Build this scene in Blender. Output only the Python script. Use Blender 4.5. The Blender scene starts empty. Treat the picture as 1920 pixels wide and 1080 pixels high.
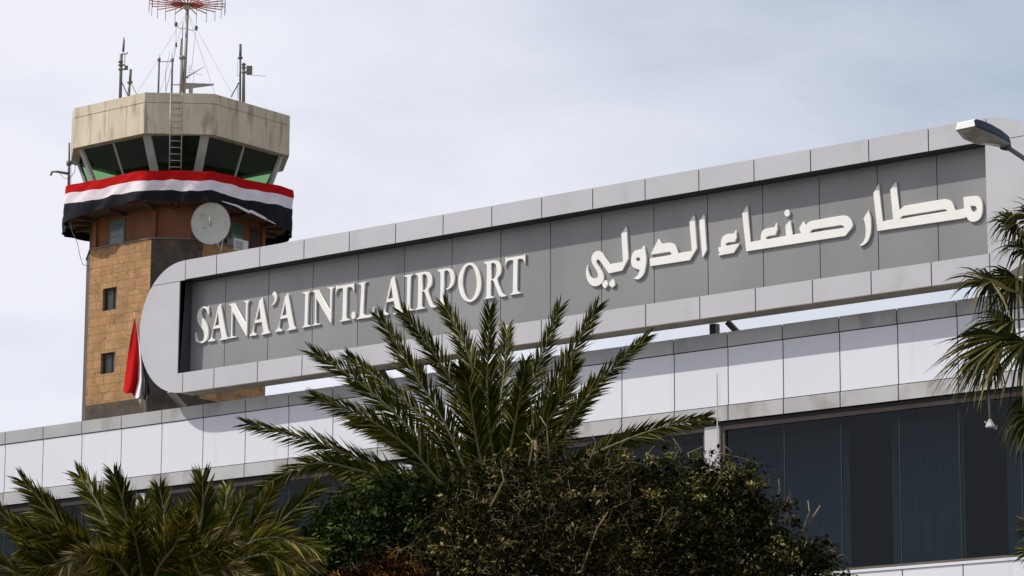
import bpy, bmesh, math, random
from math import radians as R, sin, cos, pi
from mathutils import Vector as V, Matrix

# ------------------------------------------------------------------ camera
S = bpy.context.scene
COL = S.collection
F, PITCH, HEAD, ROLL, EYE = 6000.0, R(11.495), R(51.058), R(.254), 1.6
AX = V((-cos(HEAD)*cos(PITCH), sin(HEAD)*cos(PITCH), sin(PITCH)))
RT0 = V((sin(HEAD), cos(HEAD), 0)); UP0 = RT0.cross(AX)
RT = RT0*cos(ROLL) + UP0*sin(ROLL); UP = UP0*cos(ROLL) - RT0*sin(ROLL)
cd = bpy.data.cameras.new('camera'); co = bpy.data.objects.new('camera', cd); COL.objects.link(co)
cd.sensor_width = 36; cd.lens = F/1920*36; cd.clip_start = .5; cd.clip_end = 5000
M = Matrix((RT, UP, -AX)).transposed().to_4x4(); M.translation = (0, 0, EYE); co.matrix_world = M
S.camera = co
def ray(x, y): return AX*F + RT*(x-960) - UP*(y-540)
def at(x, y, Y):                                  # photo pixel -> point on the plane y = Y
    d = ray(x, y); return d*(Y/d.y) + V((0, 0, EYE))
def atx(x, y, X):
    d = ray(x, y); return d*(X/d.x) + V((0, 0, EYE))
def atd(x, y, D):                                 # photo pixel -> point at horizontal distance D
    d = ray(x, y); return d*(D/math.hypot(d.x, d.y)) + V((0, 0, EYE))

# ------------------------------------------------------------------ light
SUN_EL, SUN_A = R(48), R(45)                      # a: from -Y (front of the facade) towards -X
sdir = V((-sin(SUN_A)*cos(SUN_EL), -cos(SUN_A)*cos(SUN_EL), sin(SUN_EL)))
ld = bpy.data.lights.new('sun', 'SUN'); ld.energy = 3.8; ld.angle = R(.5); ld.color = (1, .94, .85)
lo = bpy.data.objects.new('sun', ld); COL.objects.link(lo); lo.rotation_euler = sdir.to_track_quat('Z', 'Y').to_euler()
lo.location = (0, 0, 60)
W = bpy.data.worlds.new('World'); S.world = W; W.use_nodes = True
wn, wl = W.node_tree.nodes, W.node_tree.links
bg = wn['Background']; bg.inputs[1].default_value = .1
sky = wn.new('ShaderNodeTexSky'); sky.sky_type = 'NISHITA'; sky.sun_disc = False
sky.sun_elevation = SUN_EL; sky.sun_rotation = math.atan2(sdir.x, sdir.y)
sky.dust_density = 1.2; sky.air_density = 1.1
tc = wn.new('ShaderNodeTexCoord')
def wnoise(scale, detail, st, rough=.55):
    mp = wn.new('ShaderNodeMapping'); mp.inputs['Scale'].default_value = st; mp.inputs['Rotation'].default_value = (.25, .15, .9)
    n = wn.new('ShaderNodeTexNoise'); n.inputs['Scale'].default_value = scale; n.inputs['Detail'].default_value = detail
    n.inputs['Roughness'].default_value = rough; n.inputs['Distortion'].default_value = .5
    wl.new(tc.outputs['Generated'], mp.inputs[0]); wl.new(mp.outputs[0], n.inputs['Vector']); return n.outputs[0]
def wmath(op, a, b):
    n = wn.new('ShaderNodeMath'); n.operation = op
    for i, q in enumerate((a, b)):
        if isinstance(q, (int, float)): n.inputs[i].default_value = q
        else: wl.new(q, n.inputs[i])
    return n.outputs[0]
n1 = wnoise(3.2, 5, (1, 1, 2.2)); n2 = wnoise(11, 5, (1, 1, 2.4), .6)
cl = wmath('ADD', wmath('MULTIPLY', n1, .75), wmath('MULTIPLY', n2, .25))
mr = wn.new('ShaderNodeMapRange'); wl.new(cl, mr.inputs[0])
for i, q in enumerate((.36, .64, -.22, .20)): mr.inputs[1+i].default_value = q
dt = wn.new('ShaderNodeVectorMath'); dt.operation = 'DOT_PRODUCT'; wl.new(tc.outputs['Generated'], dt.inputs[0]); dt.inputs[1].default_value = (.777, .629, 1.2)
bk = wn.new('ShaderNodeMapRange'); bk.interpolation_type = 'SMOOTHSTEP'; wl.new(dt.outputs['Value'], bk.inputs[0])   # the cloud bank thins out towards one side
for i, q in enumerate((.22, .56, .95, .46)): bk.inputs[1+i].default_value = q
cf = wn.new('ShaderNodeMath'); cf.operation = 'ADD'; cf.use_clamp = True; wl.new(mr.outputs[0], cf.inputs[0]); wl.new(bk.outputs[0], cf.inputs[1])
mx = wn.new('ShaderNodeMixRGB'); wl.new(cf.outputs[0], mx.inputs[0]); wl.new(sky.outputs[0], mx.inputs[1])
mx.inputs[2].default_value = (7.85, 7.95, 8.75, 1)
wl.new(mx.outputs[0], bg.inputs[0])
vs = S.view_settings; vs.view_transform = 'Standard'; vs.look = 'None'; vs.gamma = 1; vs.exposure = .12
try: vs.use_curve_mapping = False
except Exception: pass

# ------------------------------------------------------------------ materials
def mat(name, base, rough=.5, metal=0, var=0, nscale=3, nstretch=(1, 1, 1), col2=None, island=0, bump=0, bscale=8, spec=.5, lo_=.35, hi_=.7, dirt=None):
    """Principled material; col2 is mixed in by noise, island varies the tone of each loose piece, dirt = (colour, scale, stretch, lo, hi)"""
    m = bpy.data.materials.new(name); m.use_nodes = True
    n, l = m.node_tree.nodes, m.node_tree.links; b = n['Principled BSDF']
    b.inputs['Roughness'].default_value = rough; b.inputs['Metallic'].default_value = metal
    b.inputs['Specular IOR Level'].default_value = spec
    t = n.new('ShaderNodeTexCoord')
    def noise(sc, st, det=5):
        mp = n.new('ShaderNodeMapping'); mp.inputs['Scale'].default_value = st
        q = n.new('ShaderNodeTexNoise'); q.inputs['Scale'].default_value = sc; q.inputs['Detail'].default_value = det
        l.new(t.outputs['Object'], mp.inputs[0]); l.new(mp.outputs[0], q.inputs['Vector']); return q.outputs[0]
    def rng(src, a, b_, c=0, d=1):
        q = n.new('ShaderNodeMapRange'); l.new(src, q.inputs[0])
        for i, w in enumerate((a, b_, c, d)): q.inputs[1+i].default_value = w
        return q.outputs[0]
    def mix(f, c1, c2, mode='MIX'):
        q = n.new('ShaderNodeMixRGB'); q.blend_type = mode
        for i, w in enumerate((f, c1, c2)):
            if isinstance(w, (int, float)): q.inputs[i].default_value = w
            elif isinstance(w, tuple): q.inputs[i].default_value = (*w[:3], 1)
            else: l.new(w, q.inputs[i])
        return q.outputs[0]
    c = tuple(base)
    if col2: c = mix(rng(noise(nscale, nstretch), lo_, hi_), c, tuple(col2))
    if island:
        g = n.new('ShaderNodeNewGeometry')
        hs = n.new('ShaderNodeHueSaturation')
        hs.inputs['Color'].default_value = (*base, 1)
        if not isinstance(c, tuple): l.new(c, hs.inputs['Color'])
        l.new(rng(g.outputs['Random Per Island'], 0, 1, 1-island, 1+island), hs.inputs['Value']); c = hs.outputs[0]
    if dirt: c = mix(rng(noise(dirt[1], dirt[2], 6), dirt[3], dirt[4], 0, dirt[5] if len(dirt) > 5 else 1), c, tuple(dirt[0]))
    if isinstance(c, tuple): b.inputs['Base Color'].default_value = (*c, 1)
    else: l.new(c, b.inputs['Base Color'])
    if bump:
        bp = n.new('ShaderNodeBump'); bp.inputs['Strength'].default_value = bump; bp.inputs['Distance'].default_value = .05
        l.new(noise(bscale, (1, 1, 1), 4), bp.inputs['Height']); l.new(bp.outputs[0], b.inputs['Normal'])
    return m
def stone_mat(name, c1, c2, mortar, stain):
    m = bpy.data.materials.new(name); m.use_nodes = True
    n, l = m.node_tree.nodes, m.node_tree.links; b = n['Principled BSDF']; b.inputs['Roughness'].default_value = .85
    t = n.new('ShaderNodeTexCoord'); sx = n.new('ShaderNodeSeparateXYZ'); l.new(t.outputs['Object'], sx.inputs[0])
    ad = n.new('ShaderNodeMath'); l.new(sx.outputs[0], ad.inputs[0]); l.new(sx.outputs[1], ad.inputs[1])
    cx = n.new('ShaderNodeCombineXYZ'); l.new(ad.outputs[0], cx.inputs[0]); l.new(sx.outputs[2], cx.inputs[1])
    br = n.new('ShaderNodeTexBrick'); l.new(cx.outputs[0], br.inputs[0])
    br.inputs['Color1'].default_value = (*c1, 1); br.inputs['Color2'].default_value = (*c2, 1); br.inputs['Mortar'].default_value = (*mortar, 1)
    br.inputs['Scale'].default_value = 1; br.inputs['Mortar Size'].default_value = .012; br.inputs['Mortar Smooth'].default_value = .6
    br.inputs['Brick Width'].default_value = .55; br.inputs['Row Height'].default_value = .3
    no = n.new('ShaderNodeTexNoise'); no.inputs['Scale'].default_value = 1.6; no.inputs['Detail'].default_value = 9; no.inputs['Roughness'].default_value = .7
    l.new(t.outputs['Object'], no.inputs['Vector'])
    mr_ = n.new('ShaderNodeMapRange'); l.new(no.outputs[0], mr_.inputs[0])
    for i, w in enumerate((.42, .72, 0, .85)): mr_.inputs[1+i].default_value = w
    mi = n.new('ShaderNodeMixRGB'); l.new(mr_.outputs[0], mi.inputs[0]); l.new(br.outputs[0], mi.inputs[1]); mi.inputs[2].default_value = (*stain, 1)
    # thin dark cracks
    vo = n.new('ShaderNodeTexVoronoi'); vo.feature = 'DISTANCE_TO_EDGE'; vo.inputs['Scale'].default_value = 1.3
    n3 = n.new('ShaderNodeTexNoise'); n3.inputs['Scale'].default_value = 2.5; n3.inputs['Detail'].default_value = 4; l.new(t.outputs['Object'], n3.inputs['Vector'])
    va = n.new('ShaderNodeVectorMath'); va.operation = 'MULTIPLY_ADD'; l.new(n3.outputs['Color'], va.inputs[0]); va.inputs[1].default_value = (.5, .5, .5); l.new(t.outputs['Object'], va.inputs[2])
    l.new(va.outputs[0], vo.inputs['Vector'])
    m2 = n.new('ShaderNodeMapRange'); l.new(vo.outputs[0], m2.inputs[0])
    for i, w in enumerate((0, .024, .85, 0)): m2.inputs[1+i].default_value = w
    mj = n.new('ShaderNodeMixRGB'); l.new(m2.outputs[0], mj.inputs[0]); l.new(mi.outputs[0], mj.inputs[1]); mj.inputs[2].default_value = (*mortar, 1)
    l.new(mj.outputs[0], b.inputs['Base Color'])
    bp = n.new('ShaderNodeBump'); bp.inputs['Strength'].default_value = .35; bp.inputs['Distance'].default_value = .03
    l.new(no.outputs[0], bp.inputs['Height']); l.new(bp.outputs[0], b.inputs['Normal'])
    return m
def glass_mat(name, tint, refl, rough=.02):
    m = bpy.data.materials.new(name); m.use_nodes = True
    n, l = m.node_tree.nodes, m.node_tree.links; n.remove(n['Principled BSDF'])
    tr = n.new('ShaderNodeBsdfTransparent'); tr.inputs[0].default_value = (*tint, 1)
    gl = n.new('ShaderNodeBsdfGlossy'); gl.inputs['Roughness'].default_value = rough; gl.inputs['Color'].default_value = (.85, .92, 1, 1)
    mi = n.new('ShaderNodeMixShader'); mi.inputs[0].default_value = refl
    l.new(tr.outputs[0], mi.inputs[1]); l.new(gl.outputs[0], mi.inputs[2]); l.new(mi.outputs[0], n['Material Output'].inputs[0])
    return m
def leaf_mat(name, cols, rough=.45, trans=.25):
    """leaf colour picked per loose leaf from a ramp of (position, colour)"""
    m = bpy.data.materials.new(name); m.use_nodes = True
    n, l = m.node_tree.nodes, m.node_tree.links; b = n['Principled BSDF']; b.inputs['Roughness'].default_value = rough
    b.inputs['Specular IOR Level'].default_value = .04
    g = n.new('ShaderNodeNewGeometry'); rp = n.new('ShaderNodeValToRGB'); l.new(g.outputs['Random Per Island'], rp.inputs[0])
    e = rp.color_ramp.elements
    while len(e) < len(cols): e.new(.5)
    for el, (p, c) in zip(e, cols): el.position = p
    for el, (p, c) in zip(e, cols): el.color = (*c, 1)
    l.new(rp.outputs[0], b.inputs['Base Color'])
    t = n.new('ShaderNodeBsdfTranslucent'); l.new(rp.outputs[0], t.inputs[0])
    mi = n.new('ShaderNodeMixShader'); mi.inputs[0].default_value = trans
    l.new(b.outputs[0], mi.inputs[1]); l.new(t.outputs[0], mi.inputs[2]); l.new(mi.outputs[0], n['Material Output'].inputs[0])
    return m

MT = dict(
 ground=mat('paving', (.15, .14, .125), .9, col2=(.20, .185, .16), nscale=.4),
 white=mat('white aluminium panel', (.63, .645, .70), .38, col2=(.585, .60, .65), nscale=.35, island=.03, dirt=((.36, .34, .31), 2.2, (2.2, 2.2, .16), .60, .88, .5)),
 grey=mat('grey aluminium band', (.37, .37, .375), .42, col2=(.31, .31, .315), nscale=1.2, island=.08, dirt=((.1, .08, .065), 1.7, (1, 1, .5), .58, .8, .65)),
 lowgrey=mat('stained grey band', (.42, .42, .43), .42, col2=(.35, .345, .345), nscale=1.1, island=.06, dirt=((.10, .075, .05), 1.5, (1, 1, .55), .51, .74, .85)),
 silver=mat('silver sign cladding', (.455, .455, .485), .36, col2=(.41, .41, .435), nscale=.9, island=.04, dirt=((.26, .23, .20), 1.6, (1, 1, .6), .62, .9, .6)),
 recess=mat('dark grey sign face', (.235, .237, .239), .34, col2=(.195, .197, .199), nscale=.8, nstretch=(1, 1, .4), island=.05),
 jamb=mat('dark jamb', (.05, .055, .065), .45),
 back=mat('dark joint backing', (.03, .03, .03), .8),
 soffit=mat('stained sign soffit', (.26, .235, .205), .6, col2=(.17, .14, .11), nscale=2),
 letter=mat('cream sign letter', (.76, .755, .735), .4, col2=(.72, .71, .67), nscale=2.5, dirt=((.42, .33, .24), 3.2, (1, 1, 1), .66, .85, .6)),
 steel=mat('dark steel', (.09, .085, .08), .55, col2=(.13, .11, .09), nscale=4),
 beam=mat('pale strut', (.34, .29, .23), .7),
 brownframe=mat('bronze window frame', (.075, .055, .042), .5, col2=(.10, .08, .06), nscale=2),
 darkroom=mat('dark interior', (.06, .055, .045), .9),
 curtain=mat('blue grey curtain', (.28, .39, .43), .9, col2=(.19, .28, .32), nscale=5, nstretch=(4, 4, .2)),
 glass=glass_mat('dark blue glass', (.23, .30, .345), .022),
 cabglass=glass_mat('green tinted glass', (.44, .66, .43), .03),
 winglass=glass_mat('grey window glass', (.30, .36, .38), .06),
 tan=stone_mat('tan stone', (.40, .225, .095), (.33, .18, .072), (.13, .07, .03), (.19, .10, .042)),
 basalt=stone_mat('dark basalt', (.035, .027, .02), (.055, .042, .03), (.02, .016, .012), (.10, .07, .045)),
 concrete=mat('weathered concrete', (.57, .50, .385), .9, col2=(.45, .385, .285), nscale=1.6, nstretch=(1, 1, .35), island=.05, dirt=((.13, .085, .045), 2.2, (1.6, 1.6, .3), .54, .78, .8), bump=.2, bscale=20),
 rust=mat('orange brown panel', (.20, .062, .014), .65, col2=(.12, .036, .009), nscale=1.4, nstretch=(1, 1, .4)),
 soff=mat('brown slatted soffit', (.085, .034, .014), .8, col2=(.045, .02, .009), nscale=3),
 post=mat('grey window post', (.36, .35, .33), .5, col2=(.28, .27, .25), nscale=2),
 ladder=mat('galvanised ladder', (.30, .29, .27), .45, metal=.3),
 pole=mat('weathered antenna metal', (.10, .095, .085), .6, col2=(.16, .14, .11), nscale=6),
 grime=mat('pale mast metal', (.27, .25, .215), .6, col2=(.2, .18, .15), nscale=5),
 red=mat('red banner cloth', (.42, .006, .007), .85, col2=(.34, .005, .006), nscale=2, spec=.08, bump=.25, bscale=6),
 wht=mat('white banner cloth', (.72, .68, .71), .75, col2=(.62, .55, .6), nscale=1.6, spec=.1, bump=.3, bscale=6),
 blk=mat('black banner cloth', (.008, .009, .013), .8, col2=(.014, .015, .02), nscale=2, spec=.12, bump=.3, bscale=6),
 redmetal=mat('red antenna paint', (.33, .055, .025), .5, col2=(.25, .04, .02), nscale=8),
 dish=mat('dish grey white', (.50, .50, .46), .42, col2=(.42, .42, .38), nscale=3),
 whitebox=mat('off white casing', (.6, .6, .57), .5),
 lamptop=mat('white lamp paint', (.72, .72, .70), .35, dirt=((.3, .28, .25), 6, (1, 1, 1), .55, .8, .4)),
 lampside=mat('slate blue lamp casing', (.03, .045, .075), .5, spec=.15),
 lens=mat('dusty lamp visor', (.20, .185, .16), .25, col2=(.15, .135, .115), nscale=6),
 lamparm=mat('grey lamp arm', (.12, .12, .125), .45),
 bark=mat('grey brown bark', (.10, .075, .05), .9, col2=(.06, .045, .03), nscale=9, bump=.6, bscale=14),
 twig=mat('dry twig', (.26, .195, .10), .85, col2=(.06, .042, .02), nscale=7),
 rach=mat('frond midrib', (.09, .085, .03), .6),
 palm=leaf_mat('date palm leaflet', [(0, (.009, .013, .001)), (.5, (.030, .036, .002)), (.8, (.080, .078, .008)), (1, (.33, .29, .10))], .6, .3),
 palmy=leaf_mat('yellowing palm leaflet', [(0, (.013, .018, .0012)), (.45, (.044, .048, .003)), (.78, (.10, .092, .008)), (1, (.30, .24, .06))], .6, .3),
 dry=leaf_mat('dry palm leaflet', [(0, (.05, .04, .010)), (.6, (.14, .115, .035)), (1, (.46, .40, .21))], .6),
 fan=leaf_mat('fan palm leaf', [(0, (.006, .009, .0015)), (.5, (.016, .020, .003)), (.8, (.062, .060, .011)), (1, (.30, .26, .10))], .55),
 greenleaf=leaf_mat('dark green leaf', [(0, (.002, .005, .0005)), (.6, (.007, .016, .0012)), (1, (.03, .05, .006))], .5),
 greenhighlight=leaf_mat('green highlight leaf', [(0, (.016, .034, .003)), (.6, (.05, .09, .008)), (1, (.22, .26, .08))], .45, .35),  # paler copy of the green leaf, paints sun highlights on outer sprays
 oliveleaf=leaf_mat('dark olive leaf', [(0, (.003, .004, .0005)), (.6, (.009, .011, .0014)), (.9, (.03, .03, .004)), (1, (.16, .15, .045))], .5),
 olivehighlight=leaf_mat('olive highlight leaf', [(0, (.022, .027, .003)), (.5, (.085, .082, .012)), (1, (.46, .42, .18))], .5, .35),  # highlight tone painted onto some outer olive sprays
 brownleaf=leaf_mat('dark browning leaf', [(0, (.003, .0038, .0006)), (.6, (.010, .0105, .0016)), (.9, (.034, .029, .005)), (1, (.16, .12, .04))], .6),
 brownhighlight=leaf_mat('tan highlight leaf', [(0, (.025, .025, .004)), (.5, (.09, .075, .014)), (1, (.44, .36, .15))], .6, .35),  # paler copy of the brown leaf for painted highlights
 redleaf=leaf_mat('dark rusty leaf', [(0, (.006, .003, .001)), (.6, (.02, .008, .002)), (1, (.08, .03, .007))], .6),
 redhighlight=leaf_mat('rusty orange highlight leaf', [(0, (.05, .017, .004)), (.6, (.17, .06, .014)), (1, (.38, .18, .06))], .6, .35),  # brighter copy of the rusty leaf for painted highlights
)

# ------------------------------------------------------------------ mesh helpers
class MB:
    def __init__(s): s.v, s.f, s.m = [], [], []
    def face(s, pts, mi=0):
        k = len(s.v); s.v += [tuple(p) for p in pts]; s.f.append(tuple(range(k, k+len(pts)))); s.m.append(mi)
    def add(s, vs_, fs, mi=0):
        k = len(s.v); s.v += [tuple(p) for p in vs_]; s.f += [tuple(i+k for i in f) for f in fs]; s.m += [mi]*len(fs)
    def box(s, a, b, mi=0):
        (x0, y0, z0), (x1, y1, z1) = a, b
        s.add([(x0,y0,z0),(x1,y0,z0),(x1,y1,z0),(x0,y1,z0),(x0,y0,z1),(x1,y0,z1),(x1,y1,z1),(x0,y1,z1)],
              [(0,3,2,1),(4,5,6,7),(0,1,5,4),(1,2,6,5),(2,3,7,6),(3,0,4,7)], mi)
    def prism(s, lo_ring, hi_ring, mi=0, caps=True):     # two rings of equal length
        n = len(lo_ring); fs = [(i, (i+1) % n, n+(i+1) % n, n+i) for i in range(n)]
        if caps: fs += [tuple(range(n-1, -1, -1)), tuple(range(n, 2*n))]
        s.add(list(lo_ring)+list(hi_ring), fs, mi)
    def tube(s, pts, r, n=8, mi=0, cap=True):
        pts = [V(p) for p in pts]; rs = r if isinstance(r, (list, tuple)) else [r]*len(pts)
        rings = []; prev = None
        for i, p in enumerate(pts):
            t = (pts[min(i+1, len(pts)-1)] - pts[max(i-1, 0)]).normalized()
            if prev is None:
                u = t.cross(V((0, 0, 1)));
                if u.length < .1: u = t.cross(V((1, 0, 0)))
                u.normalize()
            else:
                u = (prev - t*prev.dot(t)); u = u.normalized() if u.length > 1e-6 else prev
            w = t.cross(u); prev = u
            rings.append([p + (u*cos(2*pi*k/n) + w*sin(2*pi*k/n))*rs[i] for k in range(n)])
        vs_ = [q for g in rings for q in g]; fs = []
        for i in range(len(pts)-1):
            for k in range(n): fs.append((i*n+k, i*n+(k+1) % n, (i+1)*n+(k+1) % n, (i+1)*n+k))
        if cap: fs += [tuple(range(n-1, -1, -1)), tuple((len(pts)-1)*n+k for k in range(n))]
        s.add(vs_, fs, mi)
    def bar(s, p, q, w, h, up=(0, 0, 1), mi=0):           # rectangular bar from p to q
        p, q = V(p), V(q); t = (q-p).normalized(); u = t.cross(V(up))
        if u.length < .05: u = t.cross(V((0, 1, 0)))
        u.normalize(); n_ = u.cross(t)
        r = [u*w/2*a + n_*h/2*b for a, b in ((-1,-1),(1,-1),(1,1),(-1,1))]
        s.prism([p+k for k in r], [q+k for k in r], mi)
    def build(s, name, mats, parent=None, smooth=False, loc=None):
        me = bpy.data.meshes.new(name)
        o_ = V(loc) if loc is not None else V((0, 0, 0))
        me.from_pydata([(p[0]-o_.x, p[1]-o_.y, p[2]-o_.z) for p in s.v], [], s.f)
        if not isinstance(mats, (list, tuple)): mats = [mats]
        for q in mats: me.materials.append(q)
        me.polygons.foreach_set('material_index', s.m)
        if smooth: me.polygons.foreach_set('use_smooth', [True]*len(s.f))
        me.update()
        o = bpy.data.objects.new(name, me); COL.objects.link(o); o.location = o_
        if parent: o.parent = parent; o.matrix_parent_inverse = Matrix.Translation(-parent.matrix_basis.translation) if parent.matrix_basis.translation.length else Matrix()
        return o
def tag(o, label=None, cat=None, group=None, kind=None):
    for k, q in (('label', label), ('category', cat), ('group', group), ('kind', kind)):
        if q: o[k] = q
    return o
def thing(name, loc, label, cat, group=None):
    o = bpy.data.objects.new(name, None); COL.objects.link(o); o.location = loc; o.empty_display_size = .3
    return tag(o, label, cat, group)
def smoothpoly(pts, k=5):
    """polygon whose points with a third entry are curve points, the others corners"""
    n = len(pts); P = [V((p[0], p[1])) for p in pts]; sm = [len(p) > 2 for p in pts]
    T = [(P[(i+1) % n]-P[i-1])*.5 if sm[i] else None for i in range(n)]; out = []
    for i in range(n):
        j = (i+1) % n; a, b = P[i], P[j]
        if not sm[i] and not sm[j]: out.append(a); continue
        L = (b-a).length
        def tan(t): return t*min(1, L/max(t.length, 1e-6)) if t is not None else (b-a)
        ta, tb = tan(T[i]), tan(T[j])
        for q in range(k):
            t = q/k; h = t*t*t; g = t*t
            out.append(a*(2*h-3*g+1) + ta*(h-2*g+t) + b*(3*g-2*h) + tb*(h-g))
    return out
def curve_solid(name, polys, y_front, depth, material, parent, bevel=0, thin=0):
    """extruded flat shape with holes; polys are lists of world (x, z)"""
    cu = bpy.data.curves.new(name, 'CURVE'); cu.dimensions = '2D'; cu.fill_mode = 'BOTH'
    cu.extrude = depth/2-bevel; cu.bevel_depth = bevel; cu.bevel_resolution = 0; cu.offset = -bevel-thin
    for pl in polys:
        sp = cu.splines.new('POLY'); sp.points.add(len(pl)-1); sp.use_cyclic_u = True
        for q, p in zip(sp.points, pl): q.co = (p[0], p[1], 0, 1)
    tmp = bpy.data.objects.new('tmp', cu); COL.objects.link(tmp)
    dg = bpy.context.evaluated_depsgraph_get()
    me = bpy.data.meshes.new_from_object(tmp.evaluated_get(dg)); me.name = name
    bpy.data.objects.remove(tmp); bpy.data.curves.remove(cu)
    me.transform(Matrix.Translation((0, y_front+depth/2, 0)) @ Matrix.Rotation(pi/2, 4, 'X'))
    me.materials.clear(); me.materials.append(material)
    me.polygons.foreach_set('material_index', [0]*len(me.polygons))
    o = bpy.data.objects.new(name, me); COL.objects.link(o); o.parent = parent
    if parent: o.matrix_parent_inverse = Matrix.Translation(-parent.location)
    return o
def strip(mb, x0, x1, z0, z1, yf, seams, t=.018, gap=.022, mi=0):
    """a row of cladding panels with open joints"""
    xs = [x0] + sorted(q for q in seams if x0+.05 < q < x1-.05) + [x1]
    for a, b in zip(xs, xs[1:]):
        mb.box((a+gap/2, yf, z0), (b-gap/2, yf+t, z1), mi)

# ------------------------------------------------------------------ ground
g = MB(); g.face([(-600, -300, 0), (400, -300, 0), (400, 700, 0), (-600, 700, 0)])
tag(g.build('ground', MT['ground']), kind='structure')

# ------------------------------------------------------------------ terminal building
Y0 = 45.0
XL, XR = -60.0, -17.0
ZT, ZG, ZW, ZB, ZS = 11.98, 11.715, 10.69, 10.425, 7.65
seams = [-28.062-1.1546*k for k in range(-9, 28)]
tb = thing('terminal_building', (XL, Y0, 0), 'low terminal building with white panelled parapet above a strip of dark blue windows', 'building')
m = MB(); strip(m, XL, XR, ZG+.008, ZT, Y0-.02, seams); m.build('coping_band', MT['grey'], tb)
m = MB(); strip(m, XL, XR, ZW+.008, ZG-.008, Y0, seams); m.build('parapet_cladding', MT['white'], tb)
m = MB(); strip(m, XL, XR, ZB, ZW-.008, Y0-.015, seams); m.build('lower_band', MT['lowgrey'], tb)
m = MB(); m.box((XL, Y0+.016, ZB+.02), (XR, Y0+.4, ZT-.02)); m.build('parapet_wall', MT['back'], tb)
m = MB(); m.box((XL, Y0+.4, 11.2), (XR, 62, 11.45)); m.build('roof_slab', MT['concrete'], tb)
m = MB(); m.box((XL, Y0+.09, ZB-.06), (XR, Y0+.39, ZB-.004)); m.build('shadow_gap', MT['back'], tb)
m = MB(); strip(m, XL, XR, 6.2, ZS-.05, Y0+.0, seams); strip(m, XL, XR, .3, 6.18, Y0+.0, seams)
m.build('lower_cladding', MT['white'], tb)
m = MB(); m.box((XL, Y0-.02, ZS-.045), (XR, Y0+.38, ZS)); m.build('window_ledge', MT['white'], tb)
m = MB(); m.box((XL, Y0+.02, 0), (XR, Y0+.3, ZS-.06)); m.build('lower_wall', MT['back'], tb)
m = MB(); m.box((XL, 61.7, 0), (XR, 62, 11.19)); m.box((XL, Y0+.32, 0), (XL+.3, 61.69, 11.19)); m.box((XR-.3, Y0+.32, 0), (XR, 61.69, 11.19))
m.box((XL+.31, 48.6, ZS-.6), (XR-.31, 48.8, 11.19)); m.box((XL+.31, Y0+.31, ZS-.5), (XR-.31, 48.59, ZS-.3)); m.build('inner_wall', MT['darkroom'], tb)
pil = [(-46.14+.02, -45.88), (-39.13, -38.80), (-32.07, -31.76), (-25.0, -24.69), (-53.2, -52.9), (-17.95, -17.6)]
pil.sort()
for a, b in pil:
    m = MB(); m.box((a-.01, Y0+.06, ZS+.004), (b-.01, Y0+.25, ZB-.065)); m.build('pilaster', MT['silver'], tb)
yg = Y0+.16
for (a0, a), (b, b1) in zip(pil, pil[1:]):
    fr = MB()
    fr.box((a+.004, yg-.05, ZB-.14), (b-.004, yg+.06, ZB-.065)); fr.box((a+.004, yg-.04, ZS+.004), (b-.004, yg+.06, ZS+.06))
    fr.box((a+.004, yg-.05, ZS+.064), (a+.07, yg+.06, ZB-.144)); fr.box((b-.07, yg-.05, ZS+.064), (b-.004, yg+.06, ZB-.144))
    w = fr.build('window', MT['brownframe'], tb)
    ms = [a+.07] + [q-.10 for q in sorted(seams) if a+.5 < q-.10 < b-.5] + [b-.07]
    for p, q in zip(ms, ms[1:]):
        k = MB(); k.face([(p+.012, yg, ZS+.064), (q-.012, yg, ZS+.064), (q-.012, yg, ZB-.144), (p+.012, yg, ZB-.144)]); k.build('pane', MT['glass'], w)
    k = MB()
    for q in ms[1:-1]: k.box((q-.006, yg-.010, ZS+.064), (q+.006, yg+.02, ZB-.144))
    k.build('mullion', MT['back'], w)
# curtains behind the glass
def curtain(x0, x1, seed):
    rnd = random.Random(seed); c = MB(); n = max(6, int((x1-x0)/.035)); z0, z1 = ZS-.2, ZB-.05
    ph = rnd.random()*6; pts = []
    for i in range(n+1):
        x = x0+(x1-x0)*i/n; pts.append((x, Y0+1.7+.012*sin(ph+i*1.25+.8*sin(i*.37))))
    for (xa, ya), (xb, yb) in zip(pts, pts[1:]): c.face([(xa, ya, z0), (xb, yb, z0), (xb, yb, z1), (xa, ya, z1)])
    return c.build('curtain', MT['curtain'], tb, smooth=True)
for i, (a, b) in enumerate([tuple(at(q, 880, Y0+1.7).x for q in (1375, 1594)), tuple(at(q, 880, Y0+1.7).x for q in (1672, 1808)), tuple(at(q, 880, Y0+1.7).x for q in (1888, 2060)), (-38.7, -36.5), (-35.6, -32.3), (-45.7, -41.5), (-40.9, -39.4), (-52, -46.5), (-59, -54)]): curtain(a, b, i)

# ------------------------------------------------------------------ airport sign
YS = 44.5; YR = YS+.33; DEP = .44
zt, zit = at(409, 477, YS).z, at(409, 513, YS).z
zb, zib = at(409, 726, YS).z, at(409, 689, YS).z
xs, xil, xl = at(345, 612, YS).x, at(335, 612, YS).x, at(262, 620, YS).x
xir = at(1850, 380, YS).x; xe = xir+.03; xr = xe+1.22
sseam = [at(1628.3, 260.6, YS).x-1.1715*k for k in range(-3, 18)]
sign = thing('airport_sign', (xl, YS, zb), 'long grey airport name sign with rounded ends standing on the terminal roof edge', 'sign')
def arc(xc, a, sgn, n=28):      # half ellipse from top to bottom
    zc, h = (zt+zb)/2, (zt-zb)/2
    return [(xc+sgn*a*abs(sin(pi*i/n))**.92, zc+h*cos(pi*i/n)) for i in range(n+1)]
m = MB()
m.box((xil-.02, YS+.02, zit+.002), (xir+.02, YS+DEP, zt-.015)); m.box((xil-.02, YS+.02, zb+.015), (xir+.02, YS+DEP, zib-.002))
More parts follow.
